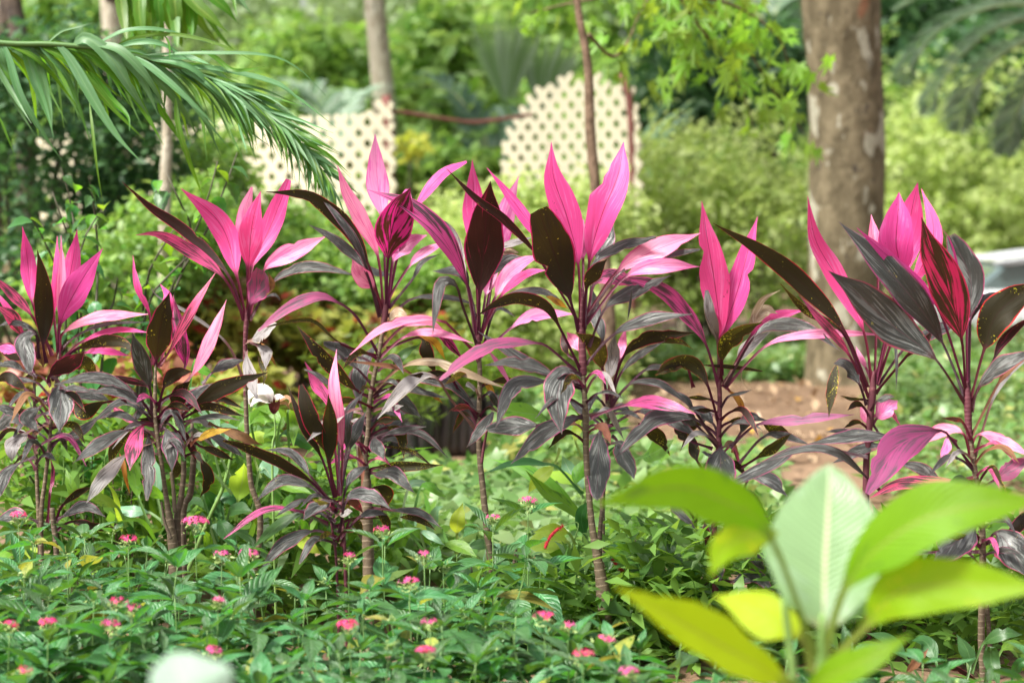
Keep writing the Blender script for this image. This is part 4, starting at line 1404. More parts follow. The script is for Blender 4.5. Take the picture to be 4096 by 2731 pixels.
LV('P1', 'D', [
    ('K', 108, [350, 880, 215, 520, 172, 300, 150, 10], dict(z=4)),
    ('K', 62, [392, 860, 365, 600, 390, 330, 384, 75], dict(z=8, roll=35)),
    ('K', 135, [395, 870, 400, 600, 455, 330, 518, 30], dict(z=10)),
    ('L', 60, [395, 880, 398, 620, 420, 300, 410, 70], dict(z=2, fold=.6)),
    ('K', 172, [395, 890, 410, 660, 530, 430, 690, 158], dict(z=-8, roll=-10)),
    ('U', 160, [310, 930, 290, 810, 280, 560, 268, 330, 250, 165], dict(z=-12, roll=8)),
    ('L', 78, [395, 830, 430, 720, 650, 622, 1010, 598], dict(z=-4, roll=30)),
    ('D', 34, [400, 850, 520, 742, 700, 672, 1000, 650], dict(z=2, roll=40)),
    ('K', 46, [410, 910, 560, 780, 760, 712, 1005, 722], dict(z=-6, roll=35)),
    ('V', 100, [425, 900, 520, 830, 700, 780, 830, 800, 932, 895], dict(z=-14)),
    ('K', 55, [430, 930, 570, 860, 700, 840, 885, 880], dict(z=4)),
    ('R', 125, [330, 1060, 335, 1010, 450, 930, 568, 850], dict(z=-14)),
    ('N', 92, [300, 780, 270, 850, 290, 960], dict(z=6, k=0)),
    ('M', 85, [330, 820, 210, 605, 100, 485, -70, 330], dict(z=-6)),
    ('K', 50, [260, 900, 160, 730, 60, 560, -40, 430], dict(z=0, roll=40)),
    ('M', 112, [210, 860, 140, 735, 90, 630, -30, 535], dict(z=-8)),
    ('D', 55, [260, 900, 240, 725, 100, 655, -20, 680], dict(z=-6, roll=30)),
    ('D', 155, [262, 900, 235, 735, 150, 790, 195, 990], dict(z=-14)),
    ('K', 75, [220, 900, 110, 855, -30, 822], dict(z=4)),
    ('D', 65, [250, 1020, 160, 980, 80, 940, -30, 940], dict(z=-4)),
    ('D', 172, [335, 1010, 400, 1060, 412, 1200, 400, 1398], dict(z=-16, roll=5)),
    ('D', 122, [330, 1180, 262, 1228, 190, 1290, 262, 1390], dict(z=-10)),
    ('X', 125, [330, 1330, 185, 1395, 110, 1470, 80, 1590], dict(z=-12)),
    ('D', 75, [230, 1390, 130, 1290, 0, 1232, -70, 1240], dict(z=-6)),
    ('D', 110, [235, 1300, 170, 1340, 60, 1300, -60, 1420], dict(z=8)),
    ('U', 100, [235, 1180, 170, 1100, 60, 1020, -40, 1060], dict(z=10)),
    ('U', 120, [240, 1000, 150, 900, 60, 850, -40, 800], dict(z=14)),
    ('V', 110, [345, 1040, 480, 960, 580, 930, 640, 1010], dict(z=10)),
    ('D', 100, [340, 1300, 470, 1170, 600, 1140, 740, 1180], dict(z=10)),
    ('D', 90, [335, 1480, 420, 1430, 520, 1400, 640, 1310], dict(z=6)),
    ('D', 100, [240, 1560, 130, 1600, 40, 1680, -30, 1850], dict(z=-8)),
    ('M', 34, [320, 2000, 335, 1800, 340, 1650, 335, 1560], dict(z=-4)),
    ('D', 90, [380, 1990, 420, 1960, 560, 1900, 710, 1960], dict(z=-6)),
    ('U', 60, [375, 1980, 420, 1880, 520, 1800, 620, 1760], dict(z=0)),
    ('U', 70, [370, 2060, 480, 1990, 640, 2010, 800, 2040], dict(z=3)),
    ('D', 120, [260, 2000, 170, 1960, 60, 1970, -30, 2010], dict(z=-4)),
])
LV('P2', 'D', [
    ('K', 48, [1035, 940, 1005, 600, 930, 400, 893, 205], dict(z=4, roll=30)),
    ('M', 80, [1060, 955, 1140, 850, 1290, 590, 1447, 322], dict(z=-4, roll=20)),
    ('L', 92, [1180, 1120, 1290, 1010, 1420, 760, 1522, 503], dict(z=6)),
    ('U', 172, [1045, 950, 1050, 905, 1090, 680, 1140, 450], dict(z=-14, roll=5)),
    ('K', 70, [1080, 950, 1140, 640, 1140, 470, 1078, 398], dict(z=6)),
    ('T', 105, [1150, 1050, 1245, 955, 1222, 770, 1165, 470], dict(z=6)),
    ('D', 145, [1022, 1250, 1005, 1085, 940, 880, 888, 722], dict(z=-10, roll=-12)),
    ('U', 115, [1060, 1260, 1100, 1095, 1170, 1000, 1295, 983], dict(z=-12)),
    ('U', 135, [1110, 1310, 1165, 1260, 1210, 1120, 1282, 1042], dict(z=-2)),
    ('D', 112, [1040, 1290, 965, 1215, 800, 1120, 603, 1125], dict(z=-10)),
    ('D', 100, [1030, 1285, 890, 1120, 640, 1030, 360, 1072], dict(z=-16)),
    ('R', 48, [1020, 1240, 1000, 1090, 850, 1040, 680, 1010], dict(z=6)),
    ('D', 64, [1030, 1330, 960, 1260, 800, 1195, 590, 1350], dict(z=-10)),
    ('D', 64, [1020, 1350, 930, 1325, 780, 1275, 600, 1310], dict(z=-6)),
    ('D', 112, [1040, 1400, 860, 1378, 680, 1470, 498, 1592], dict(z=-14)),
    ('M', 135, [1040, 1340, 965, 1345, 915, 1450, 872, 1650], dict(z=-18, roll=0)),
    ('D', 132, [1065, 1380, 1110, 1368, 1132, 1480, 1155, 1662], dict(z=-16, roll=6)),
    ('D', 125, [1040, 1400, 1000, 1415, 985, 1580, 985, 1850], dict(z=-14, roll=-6)),
    ('X', 125, [1040, 1450, 845, 1545, 720, 1680, 578, 1868], dict(z=-14)),
    ('U', 135, [1200, 1310, 1300, 1215, 1520, 1085, 1802, 988], dict(z=-6)),
    ('D', 48, [1180, 1340, 1290, 1310, 1450, 1290, 1612, 1312], dict(z=-8)),
    ('U', 75, [1180, 1320, 1290, 1262, 1420, 1212, 1645, 1285], dict(z=-10)),
    ('U', 64, [1200, 1230, 1310, 1192, 1450, 1160, 1645, 1235], dict(z=0)),
    ('Y', 60, [1280, 1480, 1325, 1440, 1420, 1400, 1552, 1368], dict(z=-8, k=1)),
    ('N', 72, [1400, 1330, 1480, 1365, 1600, 1400, 1765, 1478], dict(z=0)),
    ('D', 95, [1360, 1070, 1430, 990, 1530, 930, 1645, 905], dict(z=8)),
    ('U', 64, [1300, 1450, 1360, 1490, 1450, 1512, 1565, 1575], dict(z=-4)),
    ('U', 95, [1290, 1480, 1350, 1570, 1405, 1700, 1345, 1830], dict(z=4)),
    ('Y', 34, [800, 1530, 835, 1590, 855, 1700, 872, 1800], dict(z=0, k=0)),
    ('D', 120, [1060, 1300, 1180, 1200, 1330, 1130, 1480, 1050], dict(z=12)),
    ('D', 100, [1200, 1300, 1260, 1230, 1300, 1150, 1400, 1080], dict(z=8)),
    ('V', 110, [1030, 1300, 900, 1340, 800, 1440, 730, 1620], dict(z=12)),
    ('D', 80, [1300, 1450, 1400, 1420, 1500, 1460, 1640, 1560], dict(z=8)),
    ('V', 70, [1200, 1480, 1180, 1560, 1200, 1650, 1130, 1720], dict(z=10)),
    ('U', 110, [850, 1180, 700, 1190, 560, 1260, 500, 1160], dict(z=14)),
    ('M', 60, [1030, 1330, 900, 1330, 820, 1280, 720, 1200], dict(z=8)),
])
LV('P3', 'D', [
    ('K', 165, [1655, 640, 1590, 340, 1470, 0, 1213, -247], dict(z=-4, roll=12)),
    ('L', 125, [1665, 620, 1660, 280, 1640, -60, 1692, -255], dict(z=8)),
    ('K', 165, [1660, 630, 1672, 285, 1695, 0, 1752, -228], dict(z=-6, roll=-5)),
    ('K', 150, [1668, 620, 1695, 285, 1815, 0, 1940, -305], dict(z=4)),
    ('L', 125, [1680, 600, 1775, 302, 1960, 190, 2197, 73], dict(z=-6, roll=25)),
    ('Q', 150, [1668, 620, 1680, 535, 1735, 420, 1775, 310], dict(z=-10, blunt=.72)),
    ('N', 60, [1720, 520, 1760, 460, 1830, 400, 1800, 318], dict(z=-11, k=0)),
    ('R', 78, [1640, 640, 1530, 330, 1250, 60, 1000, -120, 818, -293], dict(z=-4, roll=25)),
    ('M', 112, [1645, 640, 1500, 350, 1230, 150, 1050, 62, 912, 68], dict(z=-14, roll=10)),
    ('D', 90, [1680, 640, 1830, 390, 2010, 288, 2200, 290, 2402, 345], dict(z=-14, roll=15)),
    ('X', 112, [1650, 790, 1690, 775, 1750, 740, 1855, 675], dict(z=-12, k=1, blunt=.85)),
    ('X', 105, [1648, 830, 1655, 870, 1672, 980, 1728, 1165], dict(z=-14, roll=0)),
    ('X', 98, [1680, 790, 1730, 810, 1790, 860, 1785, 965], dict(z=-16, k=1)),
    ('Y', 28, [1750, 790, 1790, 830, 1820, 890, 1862, 958], dict(z=-8, k=0)),
    ('V', 44, [1735, 880, 1750, 930, 1775, 990, 1768, 1085], dict(z=-8, k=0)),
    ('X', 32, [1645, 1060, 1520, 790, 1260, 590, 1060, 480, 985, 365], dict(z=-10, roll=30)),
    ('D', 26, [1700, 530, 1790, 480, 1850, 470, 1885, 510], dict(z=2)),
])
LV('P4', 'E', [
    ('L', 152, [330, 570, 315, 200, 303, -50, 262, -330, 252, -612], dict(z=4, k=2)),
    ('L', 112, [310, 580, 270, 205, 150, -50, 60, -220, -2, -402], dict(z=0, roll=20)),
    ('K', 78, [335, 560, 430, 100, 520, -110, 700, -340, 868, -425], dict(z=6, k=2, roll=30)),
    ('T', 235, [330, 570, 340, 225, 385, -30, 490, -250], dict(z=-14, roll=8, fold=.5, sm=.5)),
    ('K', 150, [335, 560, 380, 150, 430, -50, 470, -240], dict(z=2, roll=-10)),
    ('L', 115, [340, 560, 375, 245, 470, 130, 602, 68], dict(z=-2)),
    ('U', 135, [300, 580, 205, 260, 50, 0, -200, -190, -480, -223], dict(z=-10, roll=12)),
    ('D', 85, [280, 620, 180, 300, 0, 120, -192, -2], dict(z=-14)),
    ('D', 70, [290, 600, 200, 300, 90, 60, -90, -160], dict(z=-4, roll=25)),
    ('L', 122, [305, 560, 245, 425, 150, 330, 98, 228], dict(z=-6)),
    ('D', 64, [100, 260, 250, 312, 392, 338], dict(z=6, k=0)),
    ('L', 64, [338, 500, 480, 280, 580, 190, 745, 108], dict(z=-4, roll=30)),
    ('D', 42, [345, 560, 500, 370, 570, 250, 690, 195], dict(z=0)),
    ('D', 48, [340, 620, 500, 500, 650, 485, 800, 500, 945, 545], dict(z=4)),
    ('W', 72, [330, 680, 350, 640, 400, 590, 485, 625], dict(z=-6)),
    ('L', 52, [295, 820, 450, 680, 620, 660, 725, 715], dict(z=4, roll=30)),
    ('T', 64, [620, 690, 710, 745, 780, 830, 848, 905], dict(z=2, k=0)),
    ('L', 56, [285, 890, 430, 765, 560, 722, 740, 740, 915, 795], dict(z=-4, roll=25)),
    ('U', 112, [330, 830, 555, 755, 600, 860, 662, 1002], dict(z=6, k=1)),
    ('Y', 52, [540, 745, 580, 750, 660, 790, 725, 905], dict(z=6, k=0)),
    ('W', 68, [230, 1130, 430, 955, 640, 918, 850, 990, 1150, 1102], dict(z=-6, k=1)),
    ('N', 30, [545, 1025, 400, 960, 200, 930, 55, 913], dict(z=-12, k=0)),
    ('D', 102, [240, 1165, 480, 1042, 750, 1060, 938, 1240], dict(z=-2)),
    ('D', 135, [205, 1340, 150, 1200, 160, 960, 275, 785], dict(z=8, roll=12)),
    ('D', 115, [235, 1085, 130, 965, 20, 850, -95, 795], dict(z=-6)),
    ('U', 115, [220, 1155, 130, 1110, -60, 915, -272, 678], dict(z=-14, roll=10)),
    ('g', 66, [250, 1110, 370, 985, 430, 880, 555, 800], dict(z=2)),
    ('D', 64, [230, 1150, 330, 1105, 500, 1100, 745, 1165], dict(z=2)),
    ('Y', 34, [600, 1130, 650, 1150, 705, 1195], dict(z=2, k=0)),
    ('V', 34, [280, 880, 20, 795, -150, 650, -280, 640, -480, 685], dict(z=-4, roll=30)),
    ('Q', 78, [282, 885, 130, 625, 0, 520, -138, 482, -330, 560, -533, 712], dict(z=-16, k=2, roll=15)),
    ('V', 85, [215, 1660, 250, 1630, 450, 1620, 708, 1612], dict(z=-8)),
    ('D', 115, [200, 1700, 240, 1670, 380, 1670, 518, 1800], dict(z=-12)),
    ('D', 115, [215, 1460, 240, 1430, 260, 1480, 312, 1572], dict(z=-14)),
    ('D', 55, [220, 1440, 360, 1392, 560, 1405, 745, 1565], dict(z=-4)),
    ('V', 95, [210, 1420, 330, 1360, 420, 1410, 445, 1565], dict(z=2)),
    ('V', 34, [220, 1500, 350, 1490, 500, 1530, 640, 1620], dict(z=-6)),
    ('D', 66, [210, 1900, 370, 1915, 550, 1945, 705, 2040], dict(z=-12)),
    ('V', 60, [420, 1960, 520, 1970, 600, 2010, 660, 2050], dict(z=-8, k=0)),
    ('N', 36, [140, 1480, 150, 1560, 165, 1660, 160, 1770], dict(z=-12, k=0)),
    ('D', 130, [215, 1250, 330, 1170, 420, 1180, 560, 1290], dict(z=12)),
    ('D', 110, [205, 1380, 300, 1330, 380, 1330, 440, 1310], dict(z=8)),
    ('V', 70, [195, 1960, 260, 1920, 330, 1990, 350, 2080], dict(z=6)),
    ('U', 110, [210, 1800, 260, 1760, 330, 1800, 300, 1930], dict(z=10)),
])
LV('P4b', 'D', [
    ('U', 72, [2250, 1830, 2160, 1560, 2040, 1330, 1938, 1088], dict(z=-4)),
    ('U', 145, [2250, 1830, 2190, 1520, 2090, 1275, 2022, 1072], dict(z=-8, roll=-8)),
    ('U', 132, [2262, 1820, 2215, 1595, 2215, 1350, 2205, 1132], dict(z=-12, roll=6)),
    ('L', 102, [2285, 1820, 2300, 1500, 2252, 1100, 2262, 835], dict(z=4)),
    ('M', 92, [2280, 1820, 2220, 1250, 2130, 1080, 2048, 918], dict(z=6)),
    ('D', 52, [2285, 1820, 2260, 1200, 2150, 1030, 2042, 968], dict(z=2)),
    ('X', 92, [2430, 1240, 2340, 1255, 2200, 1340, 2062, 1455], dict(z=-12)),
    ('D', 90, [2290, 1800, 2330, 1500, 2350, 1250, 2440, 1120], dict(z=8)),
    ('D', 110, [2290, 1790, 2350, 1500, 2400, 1370, 2460, 1250], dict(z=8)),
])
LV('P4b', 'G', [
    ('U', 92, [2250, 400, 2100, 222, 1880, 80, 1650, -20, 1498, -62], dict(z=-10)),
    ('D', 74, [2240, 380, 2080, 175, 1950, 35, 1780, -2], dict(z=-4)),
    ('D', 92, [2262, 425, 2090, 252, 1900, 205, 1718, 345], dict(z=-12)),
    ('M', 52, [2205, 500, 1990, 408, 1760, 410, 1502, 598], dict(z=-14, roll=30)),
    ('g', 74, [2210, 520, 2035, 440, 1850, 530, 1688, 672], dict(z=-14)),
    ('D', 112, [2260, 600, 2105, 548, 1900, 655, 1738, 822], dict(z=-16)),
    ('D', 115, [2300, 400, 2218, 348, 2120, 400, 2036, 475], dict(z=-18)),
    ('D', 52, [2230, 450, 2080, 342, 1950, 380, 1848, 452], dict(z=-6)),
    ('D', 122, [2280, 560, 2330, 340, 2450, 320, 2632, 405], dict(z=-16)),
    ('D', 70, [2290, 600, 2420, 450, 2540, 420, 2600, 440], dict(z=-4)),
    ('V', 70, [2290, 650, 2350, 480, 2400, 500, 2430, 620], dict(z=2)),
    ('D', 80, [2290, 400, 2330, 250, 2380, 170, 2480, 110], dict(z=4)),
])
LV('P5', 'E', [
    ('R', 265, [945, 790, 957, 455, 985, 150, 1000, -80, 1028, -295], dict(z=-16, roll=4, fold=.16, sm=.5)),
    ('K', 155, [950, 780, 930, 210, 915, -150, 905, -438], dict(z=4)),
    ('L', 145, [960, 780, 1060, 250, 1130, -80, 1218, -328], dict(z=8)),
    ('M', 155, [940, 775, 865, 385, 700, 70, 480, -130, 198, -238], dict(z=-12, roll=15)),
    ('X', 102, [925, 720, 860, 355, 760, 60, 602, -95], dict(z=4)),
    ('D', 92, [945, 825, 840, 540, 805, 420, 750, 375, 690, 400, 662, 560, 640, 732], dict(z=-20, k=2, roll=0, sm=.3)),
    ('L', 112, [965, 740, 1060, 485, 1180, 300, 1372, 198], dict(z=-4)),
    ('K', 64, [970, 730, 1100, 475, 1260, 335, 1415, 300], dict(z=-8, roll=30)),
    ('D', 135, [1000, 660, 1050, 330, 1130, 245, 1245, 215], dict(z=10)),
    ('X', 62, [1080, 155, 1200, 112, 1312, 80], dict(z=8, k=0)),
    ('W', 44, [1110, 195, 1170, 172, 1222, 186], dict(z=6, k=0)),
    ('L', 74, [975, 600, 995, 470, 1020, 400, 1078, 320], dict(z=4)),
    ('L', 84, [960, 890, 1170, 690, 1330, 612, 1605, 598], dict(z=-6, roll=20)),
    ('D', 64, [975, 720, 1100, 505, 1280, 442, 1420, 460, 1555, 565], dict(z=8)),
    ('Y', 44, [1400, 480, 1470, 510, 1552, 562], dict(z=8, k=0)),
    ('D', 34, [970, 860, 1060, 578, 1195, 615], dict(z=4)),
    ('L', 62, [920, 862, 740, 670, 690, 645, 560, 630, 300, 700, 83, 872], dict(z=-18, k=2)),
    ('X', 112, [932, 1385, 770, 1185, 650, 1020, 480, 1070, 268, 1302], dict(z=-18, k=2)),
    ('U', 66, [952, 1325, 812, 1105, 735, 1000, 600, 1010, 480, 1010], dict(z=-10, k=2)),
    ('L', 36, [1010, 850, 1040, 880, 1110, 985, 1168, 1082], dict(z=4, k=0)),
    ('Y', 42, [965, 1020, 985, 1045, 1030, 1110, 1068, 1195], dict(z=4, k=0)),
    ('D', 92, [1005, 1320, 1045, 1255, 960, 1375, 868, 1492], dict(z=-10, k=1)),
    ('D', 90, [950, 700, 880, 420, 820, 300, 640, 310], dict(z=10)),
])
LV('P6', 'E', [
    ('K', 195, [1630, 730, 1618, 265, 1540, -60, 1452, -320, 1436, -558], dict(z=-2, roll=12)),
    ('K', 228, [1652, 730, 1695, 238, 1770, -60, 1880, -330, 1922, -558], dict(z=2, roll=-10, sm=.5)),
    ('U', 265, [1620, 720, 1562, 495, 1450, 170, 1350, -105], dict(z=-16, roll=8, blunt=.80, sm=.45, fold=.18)),
    ('K', 82, [1630, 710, 1440, 160, 1300, 0, 1130, -230, 1003, -385], dict(z=6, roll=25)),
    ('R', 62, [1648, 690, 1335, 195, 1130, -30, 930, -180, 733, -378], dict(z=-8, roll=25)),
    ('D', 130, [1660, 700, 1750, 250, 1825, 60, 1850, -30], dict(z=12)),
    ('L', 90, [1650, 700, 1650, 230, 1640, 60, 1655, -40], dict(z=10)),
    ('U', 115, [1652, 710, 1672, 425, 1740, 300, 1812, 228], dict(z=-12)),
    ('D', 84, [1662, 700, 1700, 300, 1880, 160, 2142, 82], dict(z=-6, roll=20)),
    ('L', 145, [1662, 625, 1880, 312, 2130, 170, 2440, 55], dict(z=2, roll=20)),
    ('D', 72, [1665, 645, 1900, 325, 2150, 222, 2435, 165], dict(z=-4, roll=25)),
    ('L', 105, [1672, 665, 1940, 345, 2180, 275, 2432, 280], dict(z=-4)),
    ('M', 135, [1680, 610, 1730, 395, 1860, 340, 2012, 392], dict(z=6)),
    ('D', 125, [1690, 820, 1800, 560, 1980, 450, 2242, 338], dict(z=10)),
    ('D', 115, [1700, 910, 1780, 780, 1740, 600, 1698, 395], dict(z=8)),
    ('D', 105, [1660, 945, 1855, 738, 2080, 650, 2385, 598], dict(z=-8, roll=15)),
    ('U', 105, [1640, 985, 1490, 680, 1400, 545, 1220, 488, 1060, 530, 928, 618], dict(z=-18, k=1)),
    ('Q', 88, [1600, 985, 1450, 850, 1340, 795, 1080, 800, 870, 900, 688, 1042], dict(z=-20, k=2)),
    ('D', 92, [1640, 1065, 1440, 1022, 1200, 880, 942, 713], dict(z=-2)),
    ('D', 112, [1642, 1085, 1460, 1010, 1230, 930, 982, 942], dict(z=-10)),
    ('D', 205, [1652, 1010, 1590, 985, 1520, 1010, 1480, 1150, 1485, 1270, 1508, 1405], dict(z=-24, k=1, roll=0, fold=.2, sm=.35)),
    ('D', 132, [1640, 1100, 1400, 1050, 1180, 1090, 1062, 1362], dict(z=-14)),
    ('D', 152, [1655, 1290, 1345, 1345, 1170, 1370, 1003, 1378], dict(z=-6)),
    ('D', 145, [1662, 1300, 1620, 1288, 1400, 1390, 1165, 1605], dict(z=-16, roll=10)),
    ('L', 92, [1680, 945, 1625, 845, 1540, 718], dict(z=4)),
    ('R', 52, [1600, 900, 1550, 870, 1520, 790, 1508, 712], dict(z=6, k=1)),
    ('M', 115, [1700, 1295, 1930, 1212, 2130, 1200, 2410, 1270], dict(z=-4)),
    ('D', 20, [1950, 640, 1970, 520, 1980, 420], dict(z=-8, k=0)),
])
LV('P6b', 'E', [
    ('U', 112, [1820, 1190, 1920, 885, 2090, 762, 2405, 722], dict(z=-6)),
    ('V', 152, [1812, 1190, 1780, 965, 1738, 820, 1600, 722], dict(z=-26, roll=8)),
    ('m', 10, [1812, 1190, 1810, 1000, 1800, 900], dict(z=0, k=0)),
    ('X', 135, [1815, 1190, 1830, 1035, 1852, 870, 1862, 733], dict(z=-6)),  # live leaf; this grey paints in its white sheen
    ('L', 62, [1830, 1190, 1900, 905, 1925, 780, 1940, 690], dict(z=-2)),
    ('D', 64, [1830, 1195, 1912, 985, 2050, 862, 2200, 780], dict(z=-6)),
    ('V', 44, [2150, 800, 2200, 778, 2300, 780, 2390, 835], dict(z=-6, k=0)),
    ('V', 110, [2390, 1090, 2340, 940, 2230, 940, 2140, 1010], dict(z=-16, k=1)),
    ('D', 50, [1830, 1205, 2060, 980, 2180, 955, 2260, 970], dict(z=-6)),
    ('D', 64, [1830, 1235, 1960, 1070, 2120, 1050, 2240, 1110, 2365, 1215], dict(z=-8)),
    ('D', 135, [1822, 1355, 2020, 1252, 2200, 1280, 2425, 1425], dict(z=-14)),
    ('V', 115, [2020, 1330, 2110, 1385, 2180, 1450, 2235, 1550], dict(z=4, k=0)),
    ('D', 165, [1805, 1350, 1765, 1388, 1752, 1560, 1745, 1850], dict(z=-34, roll=0, fold=.12, tipe=.5)),
    ('D', 142, [1840, 1420, 1880, 1455, 1935, 1600, 1995, 1710], dict(z=-26)),
    ('D', 70, [1810, 1380, 1700, 1290, 1640, 1240, 1560, 1180], dict(z=6)),
])
LV('P7', 'F', [
    ('K', 195, [310, 1010, 315, 745, 275, 400, 222, 80, 186, -160], dict(z=-4, roll=10)),
    ('K', 165, [320, 1010, 332, 745, 430, 420, 500, 150, 562, -57], dict(z=2, roll=-14)),
    ('K', 80, [312, 1000, 300, 760, 255, 600, 240, 470], dict(z=-8)),
    ('X', 92, [300, 1000, 290, 775, 235, 600, 218, 438], dict(z=-12)),
    ('M', 132, [302, 1090, 210, 792, 80, 590, -130, 410, -405, 348], dict(z=-12, roll=10)),
    ('W', 50, [500, 720, 540, 620, 610, 500, 715, 438], dict(z=2, k=0)),
    ('W', 95, [540, 680, 580, 610, 630, 575, 695, 595], dict(z=4, k=0)),
    ('V', 135, [315, 1050, 320, 915, 345, 790, 450, 710, 595, 652], dict(z=-18)),
    ('X', 112, [330, 1070, 430, 920, 520, 810, 645, 718], dict(z=2)),
    ('V', 125, [300, 1340, 225, 1075, 130, 935, -20, 940, -130, 1010], dict(z=-14)),
    ('K', 84, [330, 1090, 520, 742, 680, 630, 885, 568], dict(z=4, roll=15)),
    ('D', 112, [340, 1090, 545, 742, 740, 668, 950, 720, 1115, 845], dict(z=-12, roll=10)),
    ('L', 62, [342, 1100, 600, 825, 800, 745, 1150, 722, 1425, 742], dict(z=-4, roll=25)),
    ('U', 36, [190, 940, 400, 950, 595, 982], dict(z=6, k=0)),
    ('Y', 46, [340, 1090, 370, 1115, 430, 1175, 482, 1285], dict(z=2, k=1)),
    ('W', 10, [475, 920, 455, 1020, 480, 1080, 518, 1112], dict(z=0, k=0)),
    ('D', 64, [300, 1480, 130, 1240, 60, 1160, -65, 1100], dict(z=4)),
    ('D', 92, [295, 1400, 262, 1335, 190, 1262, 88, 1230], dict(z=0)),
    ('D', 112, [290, 1490, 150, 1345, 0, 1212], dict(z=-4)),
    ('U', 92, [260, 1500, 100, 1440, 0, 1330], dict(z=4)),
    ('U', 92, [270, 1720, 155, 1580, 120, 1400], dict(z=6)),
    ('D', 135, [302, 1490, 145, 1305, -90, 1285, -250, 1400, -405, 1575], dict(z=-22, k=1)),
    ('Q', 74, [380, 1490, 560, 1342, 800, 1308, 1212, 1272], dict(z=-10, roll=15)),
    ('D', 92, [380, 1500, 448, 1395, 500, 1292, 625, 1312], dict(z=-6)),
    ('D', 205, [305, 1470, 312, 1495, 316, 1650, 352, 1840], dict(z=-28, roll=0, tipe=.55)),
    ('V', 86, [450, 1630, 560, 1560, 680, 1472, 788, 1398], dict(z=-4)),
    ('D', 70, [440, 1600, 600, 1425, 740, 1420, 900, 1470], dict(z=0)),
    ('V', 92, [600, 1330, 640, 1350, 710, 1380, 790, 1412], dict(z=4, k=0)),
    ('D', 122, [430, 1900, 510, 1700, 620, 1705, 762, 1820], dict(z=-6)),
    ('D', 74, [150, 1990, 80, 1900, 0, 1900, 158, 2055], dict(z=-6)),
    ('R', 60, [250, 2320, 215, 2120, 205, 1990], dict(z=-4)),
    ('D', 62, [290, 2260, 320, 2270, 318, 2330, 310, 2400], dict(z=-8)),
    ('D', 84, [300, 2200, 430, 2195, 520, 2220, 605, 2310], dict(z=-6)),
    ('D', 112, [290, 2380, 390, 2395, 560, 2375, 665, 2470], dict(z=-10)),
    ('D', 90, [280, 2100, 400, 1990, 520, 1950, 640, 1960], dict(z=6)),
])
LV('P8', 'F', [
    ('K', 138, [1330, 1070, 1272, 705, 1120, 380, 960, 100, 898, -195], dict(z=-6, roll=22)),
    ('K', 235, [1350, 1070, 1500, 360, 1475, 100, 1512, -220], dict(z=0, roll=6, sm=.5)),
    ('K', 205, [1360, 1070, 1530, 360, 1590, 50, 1638, -285], dict(z=6, sm=.5)),
    ('K', 125, [1365, 1060, 1600, 410, 1725, 60, 1662, -245], dict(z=10)),
    ('L', 105, [1345, 1060, 1370, 350, 1342, 120, 1325, -70], dict(z=8, fold=.6)),
    ('U', 155, [1300, 1090, 1152, 722, 900, 420, 600, 180, 262, -12], dict(z=-16, roll=14)),
    ('V', 64, [1290, 1110, 1135, 725, 900, 580, 715, 395], dict(z=-4)),
    ('D', 26, [1480, 735, 1485, 850, 1492, 1105], dict(z=-10, k=0)),
    ('R', 54, [1350, 1130, 1560, 882, 1650, 800, 1745, 695], dict(z=-4)),
    ('L', 105, [1350, 1070, 1440, 785, 1540, 600, 1645, 640], dict(z=6)),
    ('D', 112, [1370, 1080, 1560, 820, 1760, 700, 1985, 640], dict(z=10)),
    ('D', 115, [1292, 1210, 1242, 1062, 1170, 960, 1072, 932], dict(z=-8)),
    ('V', 92, [1095, 925, 1080, 1010, 1060, 1130, 1040, 1295], dict(z=-14, k=0)),
    ('M', 74, [1310, 1160, 1182, 882, 1030, 690, 838, 468], dict(z=-12, roll=20)),
    ('L', 132, [1335, 1335, 1362, 1300, 1430, 1215, 1503, 1178], dict(z=4, k=1)),
    ('L', 52, [1310, 1340, 1280, 1290, 1262, 1220, 1255, 1190], dict(z=4, k=0)),
    ('L', 40, [1330, 1060, 1290, 960, 1240, 870, 1220, 810], dict(z=4)),
    ('D', 100, [1310, 1300, 1400, 1460, 1270, 1500, 1060, 1600], dict(z=2)),
])
